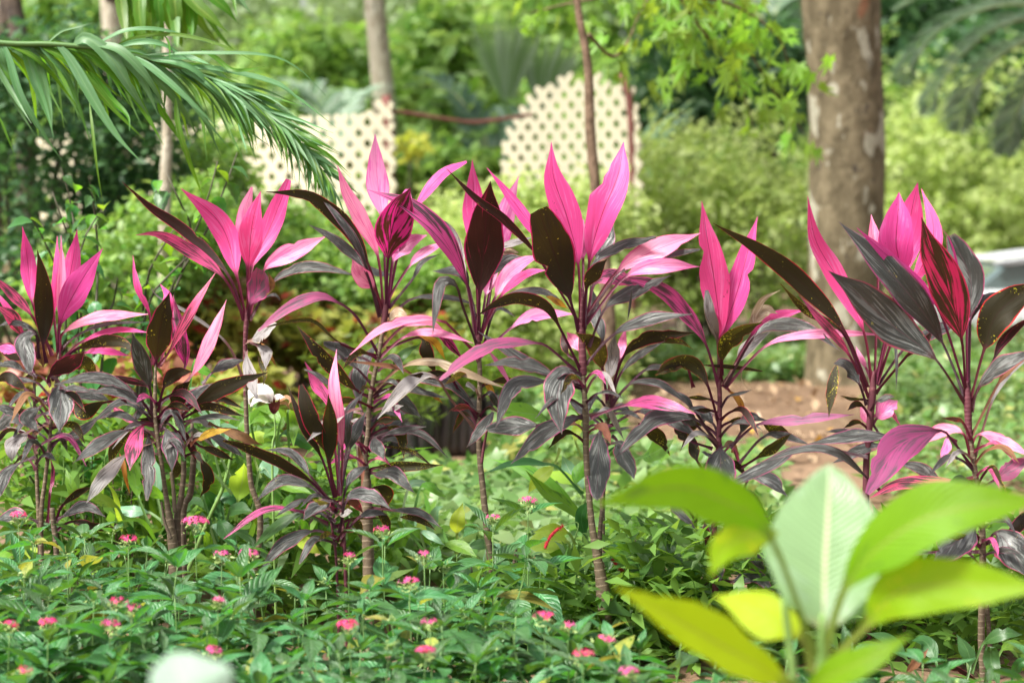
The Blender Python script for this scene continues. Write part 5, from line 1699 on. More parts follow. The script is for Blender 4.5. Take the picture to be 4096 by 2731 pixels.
LV('P9', 'F', [
    ('D', 255, [1962, 1210, 1752, 895, 1500, 690, 1250, 470, 1038, 308], dict(z=-20, roll=12, fold=.2)),
    ('D', 205, [1962, 1170, 1800, 785, 1600, 500, 1330, 200, 1108, -22], dict(z=-8, roll=15)),
    ('K', 92, [1962, 1110, 1772, 555, 1560, 320, 1228, 18], dict(z=-12, roll=30)),
    ('T', 250, [1960, 1160, 1932, 765, 1840, 430, 1720, 150, 1663, -52], dict(z=-14, roll=14, sm=.45)),
    ('D', 215, [1980, 1160, 1992, 605, 1990, 350, 1858, 68], dict(z=4, roll=-10)),
    ('K', 20, [1920, 500, 1890, 250, 1850, 100, 1803, 28], dict(z=-8, k=0)),
    ('U', 235, [1990, 1190, 2085, 835, 2180, 590, 2430, 392], dict(z=-8, roll=-10)),
    ('K', 92, [1970, 1110, 1975, 645, 2060, 530, 2185, 462], dict(z=2)),
    ('D', 60, [1980, 1100, 1990, 650, 2080, 480, 2240, 460], dict(z=8)),
    ('R', 64, [1990, 1210, 2150, 902, 2260, 750, 2430, 595], dict(z=-12)),
    ('D', 135, [2002, 1255, 2050, 1085, 2180, 950, 2430, 835], dict(z=-14)),
    ('N', 62, [1990, 1440, 2180, 1065, 2270, 940, 2430, 825], dict(z=-4)),
    ('X', 46, [2020, 1570, 2130, 1205, 2240, 1020, 2380, 900], dict(z=4)),
    ('Q', 225, [2010, 1640, 1865, 1442, 1775, 1382, 1500, 1480, 1298, 1805], dict(z=-30, k=2, roll=8)),
    ('D', 112, [1600, 1460, 1445, 1420, 1180, 1408, 898, 1468], dict(z=-2)),
    ('D', 74, [1400, 1800, 1290, 1690, 1100, 1530, 880, 1490, 555, 1602], dict(z=-12, k=1)),
    ('L', 92, [1990, 1560, 1940, 1400, 1820, 1400, 1640, 1492], dict(z=-4)),
    ('L', 84, [1990, 1500, 2050, 1408, 2180, 1440, 2385, 1545], dict(z=-8)),
    ('D', 105, [1300, 1560, 885, 1488, 650, 1600, 272, 1795], dict(z=-16, k=1)),
    ('M', 112, [2020, 1700, 1885, 1715, 1740, 1742, 1520, 1755, 1318, 1832], dict(z=-8, k=1)),
    ('D', 112, [2010, 1720, 1812, 1740, 1650, 1630, 1498, 1600], dict(z=6)),
    ('L', 62, [1900, 1460, 1840, 1430, 1835, 1510, 1790, 1580], dict(z=-8, k=1)),
    ('D', 235, [2080, 2080, 2032, 2018, 1880, 2110, 1738, 2275], dict(z=-16, roll=8)),
    ('D', 235, [2110, 2140, 2160, 2070, 2260, 2150, 2390, 2370], dict(z=-20, roll=-8)),
    ('D', 74, [2060, 2200, 1730, 2200, 1560, 2210, 1398, 2302], dict(z=4)),
    ('Q', 125, [2040, 1780, 2160, 1710, 2270, 1640, 2400, 1560], dict(z=-4)),
    ('U', 110, [2090, 2140, 2240, 2080, 2330, 1980, 2420, 1880], dict(z=6)),
    ('D', 90, [2070, 2300, 1960, 2200, 1850, 2260, 1760, 2400], dict(z=8)),
])

# older narrow leaves hanging around the canes
def extra(key, tile, x0, y0, x1, y1, n, wr=(28, 66), lr=(190, 420)):
    rg = random.Random(len(key) * 101 + int(x0))
    n = int(n * 1.45)
    for i in range(n):
        f = (i + rg.random()) / n
        x, y = x0 + (x1 - x0) * f, y0 + (y1 - y0) * f
        sgn = 1 if (i % 2) else -1
        L = rg.uniform(*lr)
        dx = sgn * L * rg.uniform(.45, .95)
        up = rg.uniform(.05, .38) * L
        dr = rg.uniform(-.1, .55) * L
        cls = rg.choice('DDDDDXXUUVVMNRg')
        leaf(PL[key], tile, cls, rg.uniform(*wr), [x, y, x + dx * .28, y - up * .8, x + dx * .62, y - up, x + dx, y - up + dr], z=rg.uniform(-26, 26),
             name='dead_leaf' if cls in 'XN' else 'leaf')
for a_ in [('P1', 'D', 345, 1080, 320, 1600, 12), ('P1', 'D', 235, 1100, 245, 1700, 8), ('P2', 'D', 1045, 1180, 1075, 1560, 12), ('P2', 'D', 1225, 1250, 1240, 1600, 8), ('P4', 'E', 275, 880, 195, 1650, 16), ('P4b', 'G', 2245, 330, 2265, 640, 9),
           ('P5', 'E', 955, 1000, 950, 1400, 5), ('P6', 'E', 1660, 1000, 1675, 1480, 9), ('P6b', 'E', 1812, 1230, 1805, 1560, 7), ('P7', 'F', 307, 1180, 285, 1900, 14), ('P8', 'F', 1322, 1180, 1300, 1560, 6), ('P9', 'F', 2000, 1450, 2070, 2250, 13)]:
    extra(*a_)
# ------------------------------------------------------------------ palm fronds, top left
def frond_thing(label, d, base_pts, rachis_r):
    P = [WT('A', base_pts[i], base_pts[i + 1], d) for i in range(0, len(base_pts), 2)]
    root = empty('palm_frond', P[0], label, 'palm frond')
    tube('rachis', P, rachis_r, M_RACHIS, root, 7, 40)
    return {'root': root, 'd': d}, P

M_RACHIS = plain('areca_rachis', (0.07, 0.15, 0.035), .4, .5)
FRP, FRS = frond_thing('long green palm frond arching over the left side with drooping split leaflets', 7.1,
                       [-160, 275, 100, 297, 310, 297, 500, 310, 650, 325, 900, 372, 1150, 440, 1400, 520, 1700, 690, 1980, 920, 2160, 1140, 2250, 1290],
                       [.010, .009, .0085, .008, .0075, .0065, .0055, .0045, .0035, .0028, .002, .0012])
LW = .64
def lfl(cls, w, pts, **kw):
    kw.setdefault('k', 0); kw.setdefault('sm', .35); kw.setdefault('n', 20); kw.setdefault('fold', RND.uniform(.25, .5)); kw.setdefault('wave', .03)
    kw.setdefault('base', .45); kw.setdefault('nc', 5)
    leaf(FRP, 'A', cls, w * LW, pts, name='leaflet', **kw)
for cls, w, pts in [
    ('p', 82, [20, 285, 70, 400, 150, 640, 300, 900, 420, 1085]), ('p', 112, [150, 268, 205, 480, 320, 780, 360, 925]), ('p', 80, [190, 280, 245, 420, 320, 700, 352, 890]),
    ('p', 90, [-10, 290, 40, 420, 100, 560, 160, 640]), ('p', 58, [-40, 330, 20, 540, 120, 740, 240, 918]), ('q', 26, [-20, 760, 30, 860, 100, 1045]),
    ('p', 60, [-60, 300, -30, 450, 80, 640, 210, 830]), ('p', 112, [365, 278, 480, 410, 650, 700, 800, 930, 965, 1105]),
    ('q', 92, [275, 312, 440, 400, 620, 570, 800, 770, 975, 945]), ('q', 115, [480, 315, 640, 375, 850, 580, 960, 740, 1100, 975]),
    ('p', 150, [490, 300, 590, 262, 760, 400, 900, 620, 1005, 785]), ('p', 118, [560, 275, 720, 330, 920, 480, 1065, 775]), ('p', 95, [620, 290, 830, 350, 1010, 540, 1130, 765]),
    ('p', 72, [880, 368, 1050, 480, 1250, 650, 1475, 868]), ('p', 92, [860, 360, 1000, 480, 1200, 700, 1345, 948]), ('p', 82, [980, 390, 1150, 530, 1350, 770, 1485, 1060]),
    ('p', 84, [1130, 440, 1300, 530, 1500, 690, 1700, 900, 1805, 975]), ('p', 60, [1200, 450, 1400, 570, 1580, 770, 1660, 920]), ('p', 62, [1020, 400, 1180, 560, 1400, 830, 1550, 1005]),
    ('p', 42, [660, 290, 850, 212, 1050, 202, 1200, 232, 1400, 290]), ('q', 44, [770, 310, 950, 242, 1215, 236, 1500, 312, 1785, 455]), ('p', 36, [960, 372, 1400, 363, 1800, 378, 2010, 465, 2190, 645]),
    ('p', 62, [1080, 400, 1250, 383, 1440, 445]), ('p', 56, [1210, 462, 1400, 455, 1600, 490, 1850, 560, 2040, 690, 2262, 862]), ('q', 32, [600, 680, 622, 800, 645, 950, 695, 1385]),
    ('q', 62, [1180, 660, 1210, 850, 1290, 1100, 1385, 1365]), ('p', 26, [1600, 830, 1630, 920, 1662, 1028]), ('p', 26, [318, 292, 400, 212, 500, 182, 628, 153]), ('q', 22, [1105, 240, 1130, 290, 1142, 400]),
    ('q', 70, [1060, 690, 1090, 760, 1150, 850, 1205, 945]), ('q', 80, [600, 480, 720, 650, 850, 780, 870, 880]), ('p', 60, [760, 330, 900, 290, 1090, 300, 1300, 420]), ('q', 50, [1350, 330, 1450, 390, 1560, 470, 1780, 450]),
]:
    lfl(cls, w, pts, z=RND.uniform(-10, 10))
S_, _ = spline(np.array([(1250, 470), (1400, 520), (1700, 690), (1980, 920), (2160, 1140), (2250, 1290)], float) @ np.eye(2, 3), 40)
for i in range(170):
    t = RND.uniform(0, .93)
    x, y = S_[int(t * 39)][:2]
    side = RND.choice([-1, 1, 1])
    ln = (620 - 330 * t) * RND.uniform(.6, 1.1)
    a0 = math.radians(28 + 26 * t + side * RND.uniform(4, 26))
    a1 = a0 + math.radians(RND.uniform(2, 24))
    x1, y1 = x + math.cos(a0) * ln * .5, y + math.sin(a0) * ln * .5
    x2, y2 = x1 + math.cos(a1) * ln * .5, y1 + math.sin(a1) * ln * .5
    lfl('q' if RND.random() < .3 else 'p', RND.uniform(20, 44), [x, y, x1, y1, x2, y2], z=RND.uniform(-14, 16), n=14, roll=RND.uniform(-40, 40))

S2_, _ = spline(np.array([(-100, 280), (100, 297), (500, 310), (900, 372), (1250, 470)], float) @ np.eye(2, 3), 40)
for i in range(80):
    t = RND.uniform(0, 1)
    x, y = S2_[int(t * 39)][:2]
    ln = RND.uniform(350, 900)
    a0 = math.radians(RND.uniform(-6, 55) + 8)
    a1 = a0 + math.radians(RND.uniform(8, 38))
    x1, y1 = x + math.cos(a0) * ln * .45, y + math.sin(a0) * ln * .35
    x2, y2 = x1 + math.cos(a1) * ln * .55, y1 + math.sin(a1) * ln * .55
    lfl('q' if RND.random() < .35 else 'p', RND.uniform(26, 58), [x, y, x1, y1, x2, y2], z=RND.uniform(4, 34), n=14)

LW = 1.1
FRP, FRS = frond_thing('yellowing palm leaf hanging down from above the long frond', 8.2, [1450, -420, 1320, -300, 1150, -180, 980, -140, 820, -160], [.014, .012, .010, .008, .006])
for i, x in enumerate([800, 850, 905, 960, 1015, 1065, 1120, 1175, 1225, 1275, 825, 880, 935, 990, 1040, 1095, 1150, 1200, 1250]):
    lfl('q', RND.uniform(52, 84), [x + 30, -170, x + 10, -40, x + 20 + RND.uniform(-8, 8), 110, x + 40 + RND.uniform(-20, 20), RND.uniform(215, 340)], z=RND.uniform(-12, 12), fold=.3, base=.3, tipe=.6)
for cls, w, pts in [('q', 92, [1180, -170, 1300, 10, 1430, 130, 1535, 225]), ('q', 84, [1300, -220, 1420, -30, 1530, 70, 1605, 165]), ('q', 32, [1500, -200, 1560, -20, 1595, 125]),
                    ('q', 42, [1250, -100, 1380, 80, 1490, 250, 1610, 380]), ('p', 32, [1540, -160, 1620, 0, 1692, 92]), ('q', 60, [1230, -150, 1300, 60, 1380, 200, 1500, 320]), ('p', 50, [1400, -200, 1500, -60, 1640, 40, 1690, 100])]:
    lfl(cls, w, pts, z=RND.uniform(-10, 10))

# ------------------------------------------------------------------ leafy shrubs under the frond
def ovate_mesh(name, mat, wid=.62, droop=.35, tooth=0.0, n=8, fold=.18):
    V, UV = [], []
    xs_ = (-1, -.55, 0, .55, 1)
    for i in range(n + 1):
        s = i / n
        hw = wid / 2 * float(blade_profile(np.array(s), .40, .75, .95))
        hw = max(hw, .006)
        for j, x in enumerate(xs_):
            tt = 1 + (tooth * (1 if i % 2 else -1) if abs(x) == 1 else 0)
            V.append((x * hw * tt, s, fold * abs(x) * hw * 2 - droop * s * s + .05 * math.sin(s * 9 + x * 2) * hw))
            UV.append(((x + 1) / 2, s))
    m = len(xs_)
    F = [(i * m + j, i * m + j + 1, (i + 1) * m + j + 1, (i + 1) * m + j) for i in range(n) for j in range(m - 1)]
    me = bpy.data.meshes.new(name)
    me.from_pydata(V, [], F)
    l = me.uv_layers.new(name='UVMap')
    for lp in me.loops:
        l.data[lp.index].uv = UV[lp.vertex_index]
    me.polygons.foreach_set('use_smooth', np.ones(len(me.polygons), dtype=bool))
    me.materials.append(mat)
    return me


def inst(name, me, parent, loc, rot, s, lab=None):
    o = bpy.data.objects.new(name, me)
    COL.objects.link(o)
    o.parent = parent
    o.location = loc
    o.rotation_euler = rot
    o.scale = (s, s, s) if not isinstance(s, tuple) else s
    return o


M_HIB = leaf_mat('shrub_leaf_green', (0.05, 0.16, 0.045), (0.14, 0.36, 0.025), 0.42, alt=(0.07, 0.2, 0.06), streak=.45, mid=(.14, .28, .10), rough=.34, spec=.6, vslope=-.5, vfreq=9, fine=30, vary=.7, huevar=.02)
M_HIB2 = leaf_mat('shrub_leaf_lime', (0.12, 0.28, 0.03), (0.28, 0.52, 0.02), 0.5, mid=(.2, .38, .10), rough=.4, spec=.45, vslope=-.5, vfreq=9, fine=30, vary=.4)
HIB = [ovate_mesh('shrub_leaf', M_HIB, .62, .3, .06), ovate_mesh('shrub_leaf', M_HIB, .7, .5, .08), ovate_mesh('shrub_leaf', M_HIB2, .6, .35, .06)]

def leafy_shrub(label, d, stems, size=(.045, .085), per=26, lime=.2, name='leafy_shrub', mats=None, spread=.05):
    g = ground_at(stems[0][0], d)
    root = empty(name, g, label, 'shrub')
    for st in stems:
        pts = [OW(st[i], st[i + 1], d + RND.uniform(-.12, .12)) for i in range(0, len(st), 2)]
        tube('branch', pts, [.006 - .004 * i / (len(pts) - 1) for i in range(len(pts))], M_DARK_TWIG, root, 5, 14)
        S_, _ = spline([tuple(p) for p in pts], 40)
        for i in range(per):
            q = S_[int(39 * min(1, (i + RND.random()) / per * .85 + .15))]
            az = RND.uniform(0, 2 * math.pi)
            me = HIB[2] if RND.random() < lime else HIB[RND.randrange(2)]
            off = Vector((math.cos(az), math.sin(az), RND.uniform(-.4, .5))) * RND.uniform(0, spread)
            inst('leaf', me, root, Vector(q) + off - root.location, (RND.uniform(-.9, .25), RND.uniform(-.5, .5), az), RND.uniform(*size))
    return root

leafy_shrub('leafy green shrub with toothed leaves rising beside the pink cordyline at the left edge', 7.7,
            [[200, 1180, 195, 900, 180, 640, 165, 480, 140, 385], [200, 1180, 215, 800, 225, 600, 215, 470, 205, 410], [200, 1180, 180, 800, 130, 620, 95, 540, 70, 500], [200, 1180, 240, 780, 262, 690, 270, 640],
             [200, 1180, 150, 760, 190, 560, 235, 480], [200, 1180, 180, 800, 170, 600, 120, 440]], per=26)
leafy_shrub('tall leafy shrub with pointed bright leaves under the middle of the palm frond', 7.8,
            [[300, 1150, 330, 850, 420, 600, 470, 480, 500, 370], [300, 1150, 350, 800, 440, 560, 400, 440, 385, 400], [300, 1150, 350, 760, 470, 540, 520, 420, 545, 350], [300, 1150, 330, 740, 400, 620, 480, 560], [300, 1150, 330, 700, 360, 590, 420, 500]], per=22, lime=.35)
leafy_shrub('low tangled shrub with small round leaves behind the canes of the bushy dark cordyline', 7.3,
            [[150, 1330, 120, 1180, 60, 1080, 20, 1000], [150, 1330, 170, 1150, 200, 1060, 240, 980], [150, 1330, 230, 1200, 300, 1120, 360, 1090], [150, 1330, 100, 1220, 40, 1200, -20, 1150], [150, 1330, 250, 1250, 330, 1230, 430, 1180],
             [150, 1330, 200, 1180, 260, 1080, 300, 1000], [150, 1330, 90, 1160, 90, 1000, 60, 900]], size=(.035, .07), per=24, lime=.45, spread=.09)

leafy_shrub('dark leafy clump growing around the base of the thin straight cane', 6.42,
            [[1120, 1520, 1115, 1420, 1090, 1340, 1080, 1290], [1120, 1520, 1140, 1400, 1180, 1330, 1190, 1270], [1120, 1520, 1160, 1440, 1230, 1390, 1260, 1350], [1120, 1520, 1080, 1440, 1030, 1400, 1000, 1370], [1120, 1520, 1150, 1450, 1190, 1400, 1160, 1350]],
            size=(.05, .095), per=16, lime=.12, spread=.05)
leafy_shrub('dark leafy clump growing behind the base of the tallest cordyline', 6.75,
            [[1440, 1500, 1430, 1400, 1440, 1300, 1460, 1240], [1440, 1500, 1470, 1380, 1520, 1300, 1560, 1260], [1440, 1500, 1400, 1420, 1330, 1370, 1290, 1330], [1440, 1500, 1500, 1420, 1600, 1360, 1650, 1310], [1440, 1500, 1540, 1440, 1680, 1400, 1740, 1360]],
            size=(.05, .10), per=16, lime=.3, spread=.07)

# ------------------------------------------------------------------ gingers, chenille plant and other greens between the canes
def green(key, name, d, u, label, cat='plant'):
    g = ground_at(u, d)
    PL[key] = {'root': empty(name, g, label, cat), 'd': d}

green('G1', 'ginger_plant', 6.9, 640, 'broad-leaved green ginger with a white flower behind the slender single cane')
LV('G1', 'D', [('G', 132, [1750, 1600, 1690, 1335, 1790, 1290, 1905, 1340]), ('G', 44, [1840, 1600, 1890, 1310, 1960, 1350, 2065, 1435]), ('G', 84, [1950, 1700, 1935, 1250, 1960, 1350, 1972, 1490]),
    ('G', 62, [1250, 1400, 1300, 940, 1370, 970, 1455, 1025]), ('m', 135, [1550, 1700, 1285, 1130, 1400, 1250, 1485, 1410]), ('y', 110, [1750, 1700, 1690, 1480, 1730, 1420, 1780, 1395]),
    ('G', 120, [1600, 1600, 1560, 1420, 1620, 1330, 1760, 1280]), ('m', 120, [1500, 1760, 1440, 1500, 1500, 1400, 1600, 1360]), ('g', 100, [1800, 1560, 1900, 1400, 2000, 1420, 2120, 1520])])
LV('G1', 'G', [('G', 105, [1450, 500, 1345, 225, 1440, 280, 1565, 335]), ('g', 95, [1480, 450, 1450, 330, 1580, 320, 1705, 402]), ('y', 165, [1590, 480, 1600, 340, 1620, 220, 1640, 90]), ('m', 130, [1700, 400, 1750, 130, 1830, 200]),
    ('G', 62, [1640, 500, 1845, 260, 2000, 268, 2112, 302]), ('g', 52, [1500, 500, 1500, 230, 1620, 258, 1705, 292]), ('g', 115, [1460, 620, 1360, 300, 1430, 400, 1485, 490]), ('g', 92, [1500, 600, 1540, 430, 1610, 400, 1695, 412]),
    ('g', 112, [1500, 700, 1480, 475, 1535, 560, 1595, 650]), ('g', 82, [1520, 720, 1560, 560, 1700, 620, 1825, 790]), ('g', 64, [1200, 560, 1245, 420, 1300, 365, 1375, 395]), ('m', 90, [1450, 650, 1420, 520, 1500, 560, 1600, 700]),
    ('G', 100, [1650, 700, 1760, 460, 1850, 420, 2000, 480]), ('m', 110, [1560, 300, 1400, 120, 1330, 60, 1280, 20]), ('G', 110, [1850, 600, 1900, 400, 1980, 360, 2100, 420]), ('y', 90, [1900, 700, 1980, 600, 2060, 620, 2160, 700]),
    ('G', 80, [1250, 560, 1100, 330, 1000, 260, 900, 250]), ('G', 90, [1000, 500, 930, 320, 900, 180, 870, 60]), ('m', 100, [1100, 500, 1060, 320, 1050, 180, 1030, 40]), ('G', 90, [700, 500, 680, 350, 660, 200, 690, 80]), ('G', 70, [560, 500, 520, 350, 480, 220, 440, 120]),
    ('G', 90, [850, 520, 780, 380, 640, 320, 560, 330]), ('m', 80, [1180, 560, 1000, 420, 880, 400, 760, 380])])
stem('G1', 'G', [1570, -20, 1500, 250, 1400, 470, 1300, 720, 1230, 950], [22, 26, 28, 30, 34], M_GREEN_STEM)
for i in range(9):
    x = 420 + i * 68
    stem('G1', 'G', [x + RND.uniform(-20, 20), -120, x + RND.uniform(-10, 10), 150, x + RND.uniform(-20, 20), 420], [8, 10, 12], M_CANE_OLD if i % 2 else M_GREEN_STEM, .3)

for q in range(60):
    u_ = RND.uniform(-20, 1000)
    x_, y_ = u_ * OK_ / TK, RND.uniform(1180, 1380) * OK_ / TK - 1798 / TK
    L_ = RND.uniform(160, 420)
    a_ = RND.gauss(0, .5)
    x1_, y1_ = x_ + math.sin(a_) * L_ * .5, y_ - math.cos(a_) * L_ * .6
    x2_, y2_ = x1_ + math.sin(a_ * 2.4) * L_ * .55, y1_ - math.cos(a_ * 2.4) * L_ * .3
    leaf(PL['G1'], 'G', RND.choice('GGgmGy'), RND.uniform(26, 80), [x_, y_, x1_, y1_, x2_, y2_], k=0, d=RND.uniform(6.9, 7.6), n=14, nc=5, base=.5)

# white ginger flower with dark bract
fl = empty('ginger_flower', WT('D', 1830, 1230, 6.8), 'white drooping ginger flower with dark red bract between the canes', 'flower')
PL['FL'] = {'root': fl, 'd': 6.8}
MATS['w'] = leaf_mat('petal_white', (.82, .76, .74), (.85, .78, .74), .35, alt=(.80, .66, .64), streak=.42, rough=.5, spec=.3, vein=.1, vary=.05)
MATS['b'] = leaf_mat('bract_dark_red', (.085, .015, .02), (.16, .02, .02), .2, alt=(.14, .03, .03), streak=.45, rough=.4, spec=.4)
MATS['o'] = leaf_mat('petal_faded', (.50, .28, .12), (.6, .32, .1), .35, alt=(.62, .46, .32), streak=.45, rough=.6, spec=.2)
for cls, w, pts, nm in [('w', 110, [1830, 1190, 1780, 1110, 1690, 1130, 1665, 1180, 1700, 1220], 'petal'), ('w', 90, [1830, 1190, 1800, 1120, 1730, 1110], 'petal'), ('w', 80, [1820, 1195, 1740, 1160, 1680, 1220], 'petal'), ('w', 60, [1845, 1180, 1860, 1155, 1915, 1155], 'petal'), ('o', 40, [1870, 1190, 1920, 1160, 1950, 1180, 1935, 1210], 'petal'),
                        ('o', 36, [1870, 1200, 1920, 1195, 1955, 1245], 'petal'), ('b', 44, [1840, 1270, 1815, 1220, 1805, 1165], 'bract'), ('b', 44, [1842, 1272, 1840, 1210, 1840, 1150], 'bract'), ('b', 44, [1845, 1270, 1865, 1215, 1880, 1160], 'bract'),
                        ('b', 40, [1838, 1272, 1822, 1230, 1825, 1180], 'bract'), ('b', 40, [1846, 1272, 1855, 1230, 1860, 1175], 'bract')]:
    leaf(PL['FL'], 'D', cls, w * .68, pts, k=0, name=nm, z=RND.uniform(-3, 3), n=14)
stem('FL', 'D', [1842, 1268, 1850, 1400, 1830, 1600], [12, 14, 16], M_GREEN_STEM)

green('G2', 'ginger_plant', 6.75, 1370, 'green ginger with long bright strap leaves and jointed cane beside the tallest cordyline')
LV('G2', 'H', [('G', 118, [1660, 600, 1640, 482, 1400, 215, 1200, 95, 1035, 66]), ('G', 95, [1660, 620, 1645, 475, 1560, 390, 1400, 290, 1265, 140]), ('g', 62, [1640, 300, 1500, 140, 1420, 100, 1200, 85, 990, 155], dict(k=2)), ('m', 125, [1660, 420, 1640, 292, 1560, 150, 1508, 38]),
    ('y', 92, [1640, 280, 1600, 235, 1500, 180, 1368, 160]), ('g', 102, [1660, 1000, 1648, 945, 1500, 800, 1365, 718]), ('m', 74, [1668, 940, 1660, 862, 1560, 720, 1458, 612]), ('g', 92, [1668, 640, 1660, 575, 1640, 450, 1690, 340]), ('G', 92, [1650, 300, 1600, 230, 1640, 120, 1700, 60]),
    ('g', 64, [1690, 700, 1785, 648, 2000, 652, 2305, 702]), ('G', 84, [1700, 900, 1985, 640, 2120, 700, 2235, 805]), ('m', 60, [1700, 760, 1790, 700, 1880, 690, 1965, 740]), ('G', 70, [1700, 1000, 1500, 900, 1300, 860, 1240, 870]), ('G', 60, [1700, 1000, 1560, 950, 1400, 900, 1230, 930]),
    ('g', 80, [1680, 1050, 1500, 1010, 1380, 1020, 1220, 960]), ('g', 90, [1700, 1100, 1600, 1060, 1530, 980, 1510, 860]), ('G', 70, [2100, 900, 2150, 600, 2200, 520, 2350, 560]), ('G', 90, [2050, 900, 2000, 640, 1980, 480, 2090, 540]), ('g', 90, [2050, 900, 2120, 760, 2230, 690, 2330, 760])])
LV('G2', 'E', [('G', 135, [1450, 1400, 1390, 1290, 1200, 1250, 1045, 1215]), ('G', 95, [1500, 1400, 1560, 1230, 1700, 1260, 1805, 1285]), ('y', 70, [1640, 1560, 1600, 1450, 1620, 1350, 1650, 1300]), ('G', 64, [1750, 1450, 1850, 1310, 1960, 1305]), ('G', 125, [1900, 1600, 2050, 1560, 2150, 1510, 2260, 1440]), ('y', 95, [1500, 1500, 1450, 1620, 1350, 1700, 1280, 1800])])
stem('G2', 'H', [1655, 330, 1662, 560, 1692, 720, 1680, 850, 1660, 1000, 1650, 1300], [30, 36, 40, 40, 40, 42], M_GREEN_STEM)
stem('G2', 'H', [2240, 470, 2235, 700, 2228, 1000, 2225, 1300], [24, 28, 28, 28], M_GREEN_STEM, .1)
stem('G2', 'H', [2150, 520, 2040, 640, 1960, 720, 1850, 860], [14, 18, 20, 20], M_GREEN_STEM, .15)

green('YL', 'lime_leaf_shoot', 6.5, 1048, 'single upright yellow-green leaf on a short shoot above the pentas bed')
leaf(PL['YL'], 'H', 'y', 105, [800, 700, 802, 560, 812, 460, 842, 358], z=-2, roll=15)
stem('YL', 'H', [801, 700, 805, 820, 800, 1000], [10, 12, 14], M_GREEN_STEM)
LV('YL', 'H', [('G', 52, [640, 760, 430, 480, 560, 560, 645, 655]), ('G', 48, [620, 760, 480, 520, 600, 570, 720, 620]), ('m', 52, [620, 760, 560, 560, 640, 580, 720, 640]), ('g', 74, [800, 720, 880, 660, 980, 640, 1080, 660]), ('G', 84, [640, 760, 720, 640, 820, 650, 940, 720]),
    ('G', 60, [500, 500, 560, 250, 640, 240, 735, 318]), ('m', 70, [420, 480, 480, 260, 560, 225, 640, 240])])

green('CH', 'chenille_plant', 6.7, 1250, 'low plant with fuzzy red catkins and broad yellow-green leaves')
LV('CH', 'H', [('y', 170, [1560, 700, 1545, 620, 1400, 620, 1245, 645]), ('y', 84, [1600, 640, 1552, 560, 1440, 530, 1315, 552]), ('G', 90, [1600, 700, 1560, 680, 1480, 700, 1400, 660]), ('g', 130, [1000, 900, 1010, 765, 1110, 780, 1242, 935]), ('g', 100, [1200, 1000, 1180, 830, 1120, 700, 1060, 690]), ('m', 120, [1000, 1000, 1000, 700, 1060, 680, 960, 800]),
    ('y', 130, [1080, 900, 1000, 960, 980, 1010, 960, 1090])])
k = NT('catkin_red')
M_CAT = k.done(k.principled((.42, .025, .04), .7, .2))
def catkin(pts, w):
    d = 6.45
    C, _ = spline([tuple(WT('H', pts[i], pts[i + 1], d)) for i in range(0, len(pts), 2)], 40)
    r = w * TK * pxm(d) / 2
    rg = np.random.default_rng(int(pts[0]))
    n = 420
    j = rg.integers(0, 40, n)
    D = unit(rg.normal(size=(n, 3)))
    p = C[j] + rg.normal(size=(n, 3)) * .001
    q = p + D * r * rg.uniform(.7, 1.2, (n, 1))
    sv = unit(np.cross(D, rg.normal(size=(n, 3)))) * .0009
    V = np.stack([p - sv, p + sv, q], axis=1).reshape(-1, 3)
    F = np.arange(n * 3).reshape(-1, 3)
    core = tube_geo(C[::8], [r * .45] * len(C[::8]), 6, 12)
    Vc, Fc = core[0], core[1]
    Fl = [tuple(f) for f in F] + [tuple(i + len(V) for i in f) for f in Fc]
    mesh_obj('catkin', np.vstack([V, Vc]), Fl, M_CAT, PL['CH']['root'], smooth=False)
catkin([1395, 660, 1420, 600, 1465, 545, 1515, 512], 42)
catkin([1260, 770, 1290, 750, 1330, 735], 36)
catkin([1845, 735, 1875, 770, 1915, 815], 44)
catkin([1955, 865, 1975, 900, 1995, 930], 36)
stem('CH', 'H', [1510, 515, 1560, 495, 1620, 505, 1560, 700, 1500, 1000], [6, 7, 8, 12, 14], M_GREEN_STEM)

# dark spotted strap plant low at the right
green('SP', 'strap_leaf_plant', 6.0, 2200, 'dark low plant with spotted strap leaves at the bottom right corner')
LV('SP', 'I', [('g', 112, [2060, 1800, 2125, 1335, 2150, 1450, 2192, 1600], dict(k=1)), ('N', 62, [1560, 1500, 1600, 1440, 1650, 1390, 1708, 1335], dict(k=0)), ('g', 110, [1500, 1750, 1700, 1620, 1880, 1570, 2080, 1610]), ('R', 40, [1700, 1700, 1760, 1480, 1880, 1470, 2060, 1560]),
    ('g', 90, [1700, 1600, 1560, 1400, 1440, 1280, 1300, 1230]), ('g', 110, [1800, 1600, 1760, 1420, 1700, 1300, 1600, 1280]), ('G', 80, [1500, 1600, 1450, 1420, 1360, 1340, 1230, 1300]), ('g', 90, [2000, 1500, 2080, 1300, 2200, 1220, 2340, 1240]), ('G', 80, [2150, 1500, 2200, 1350, 2300, 1320, 2380, 1380]),
    ('g', 80, [2250, 1700, 2280, 1500, 2320, 1420, 2390, 1400]), ('g', 100, [1950, 1600, 1990, 1450, 1960, 1330, 1900, 1240])])

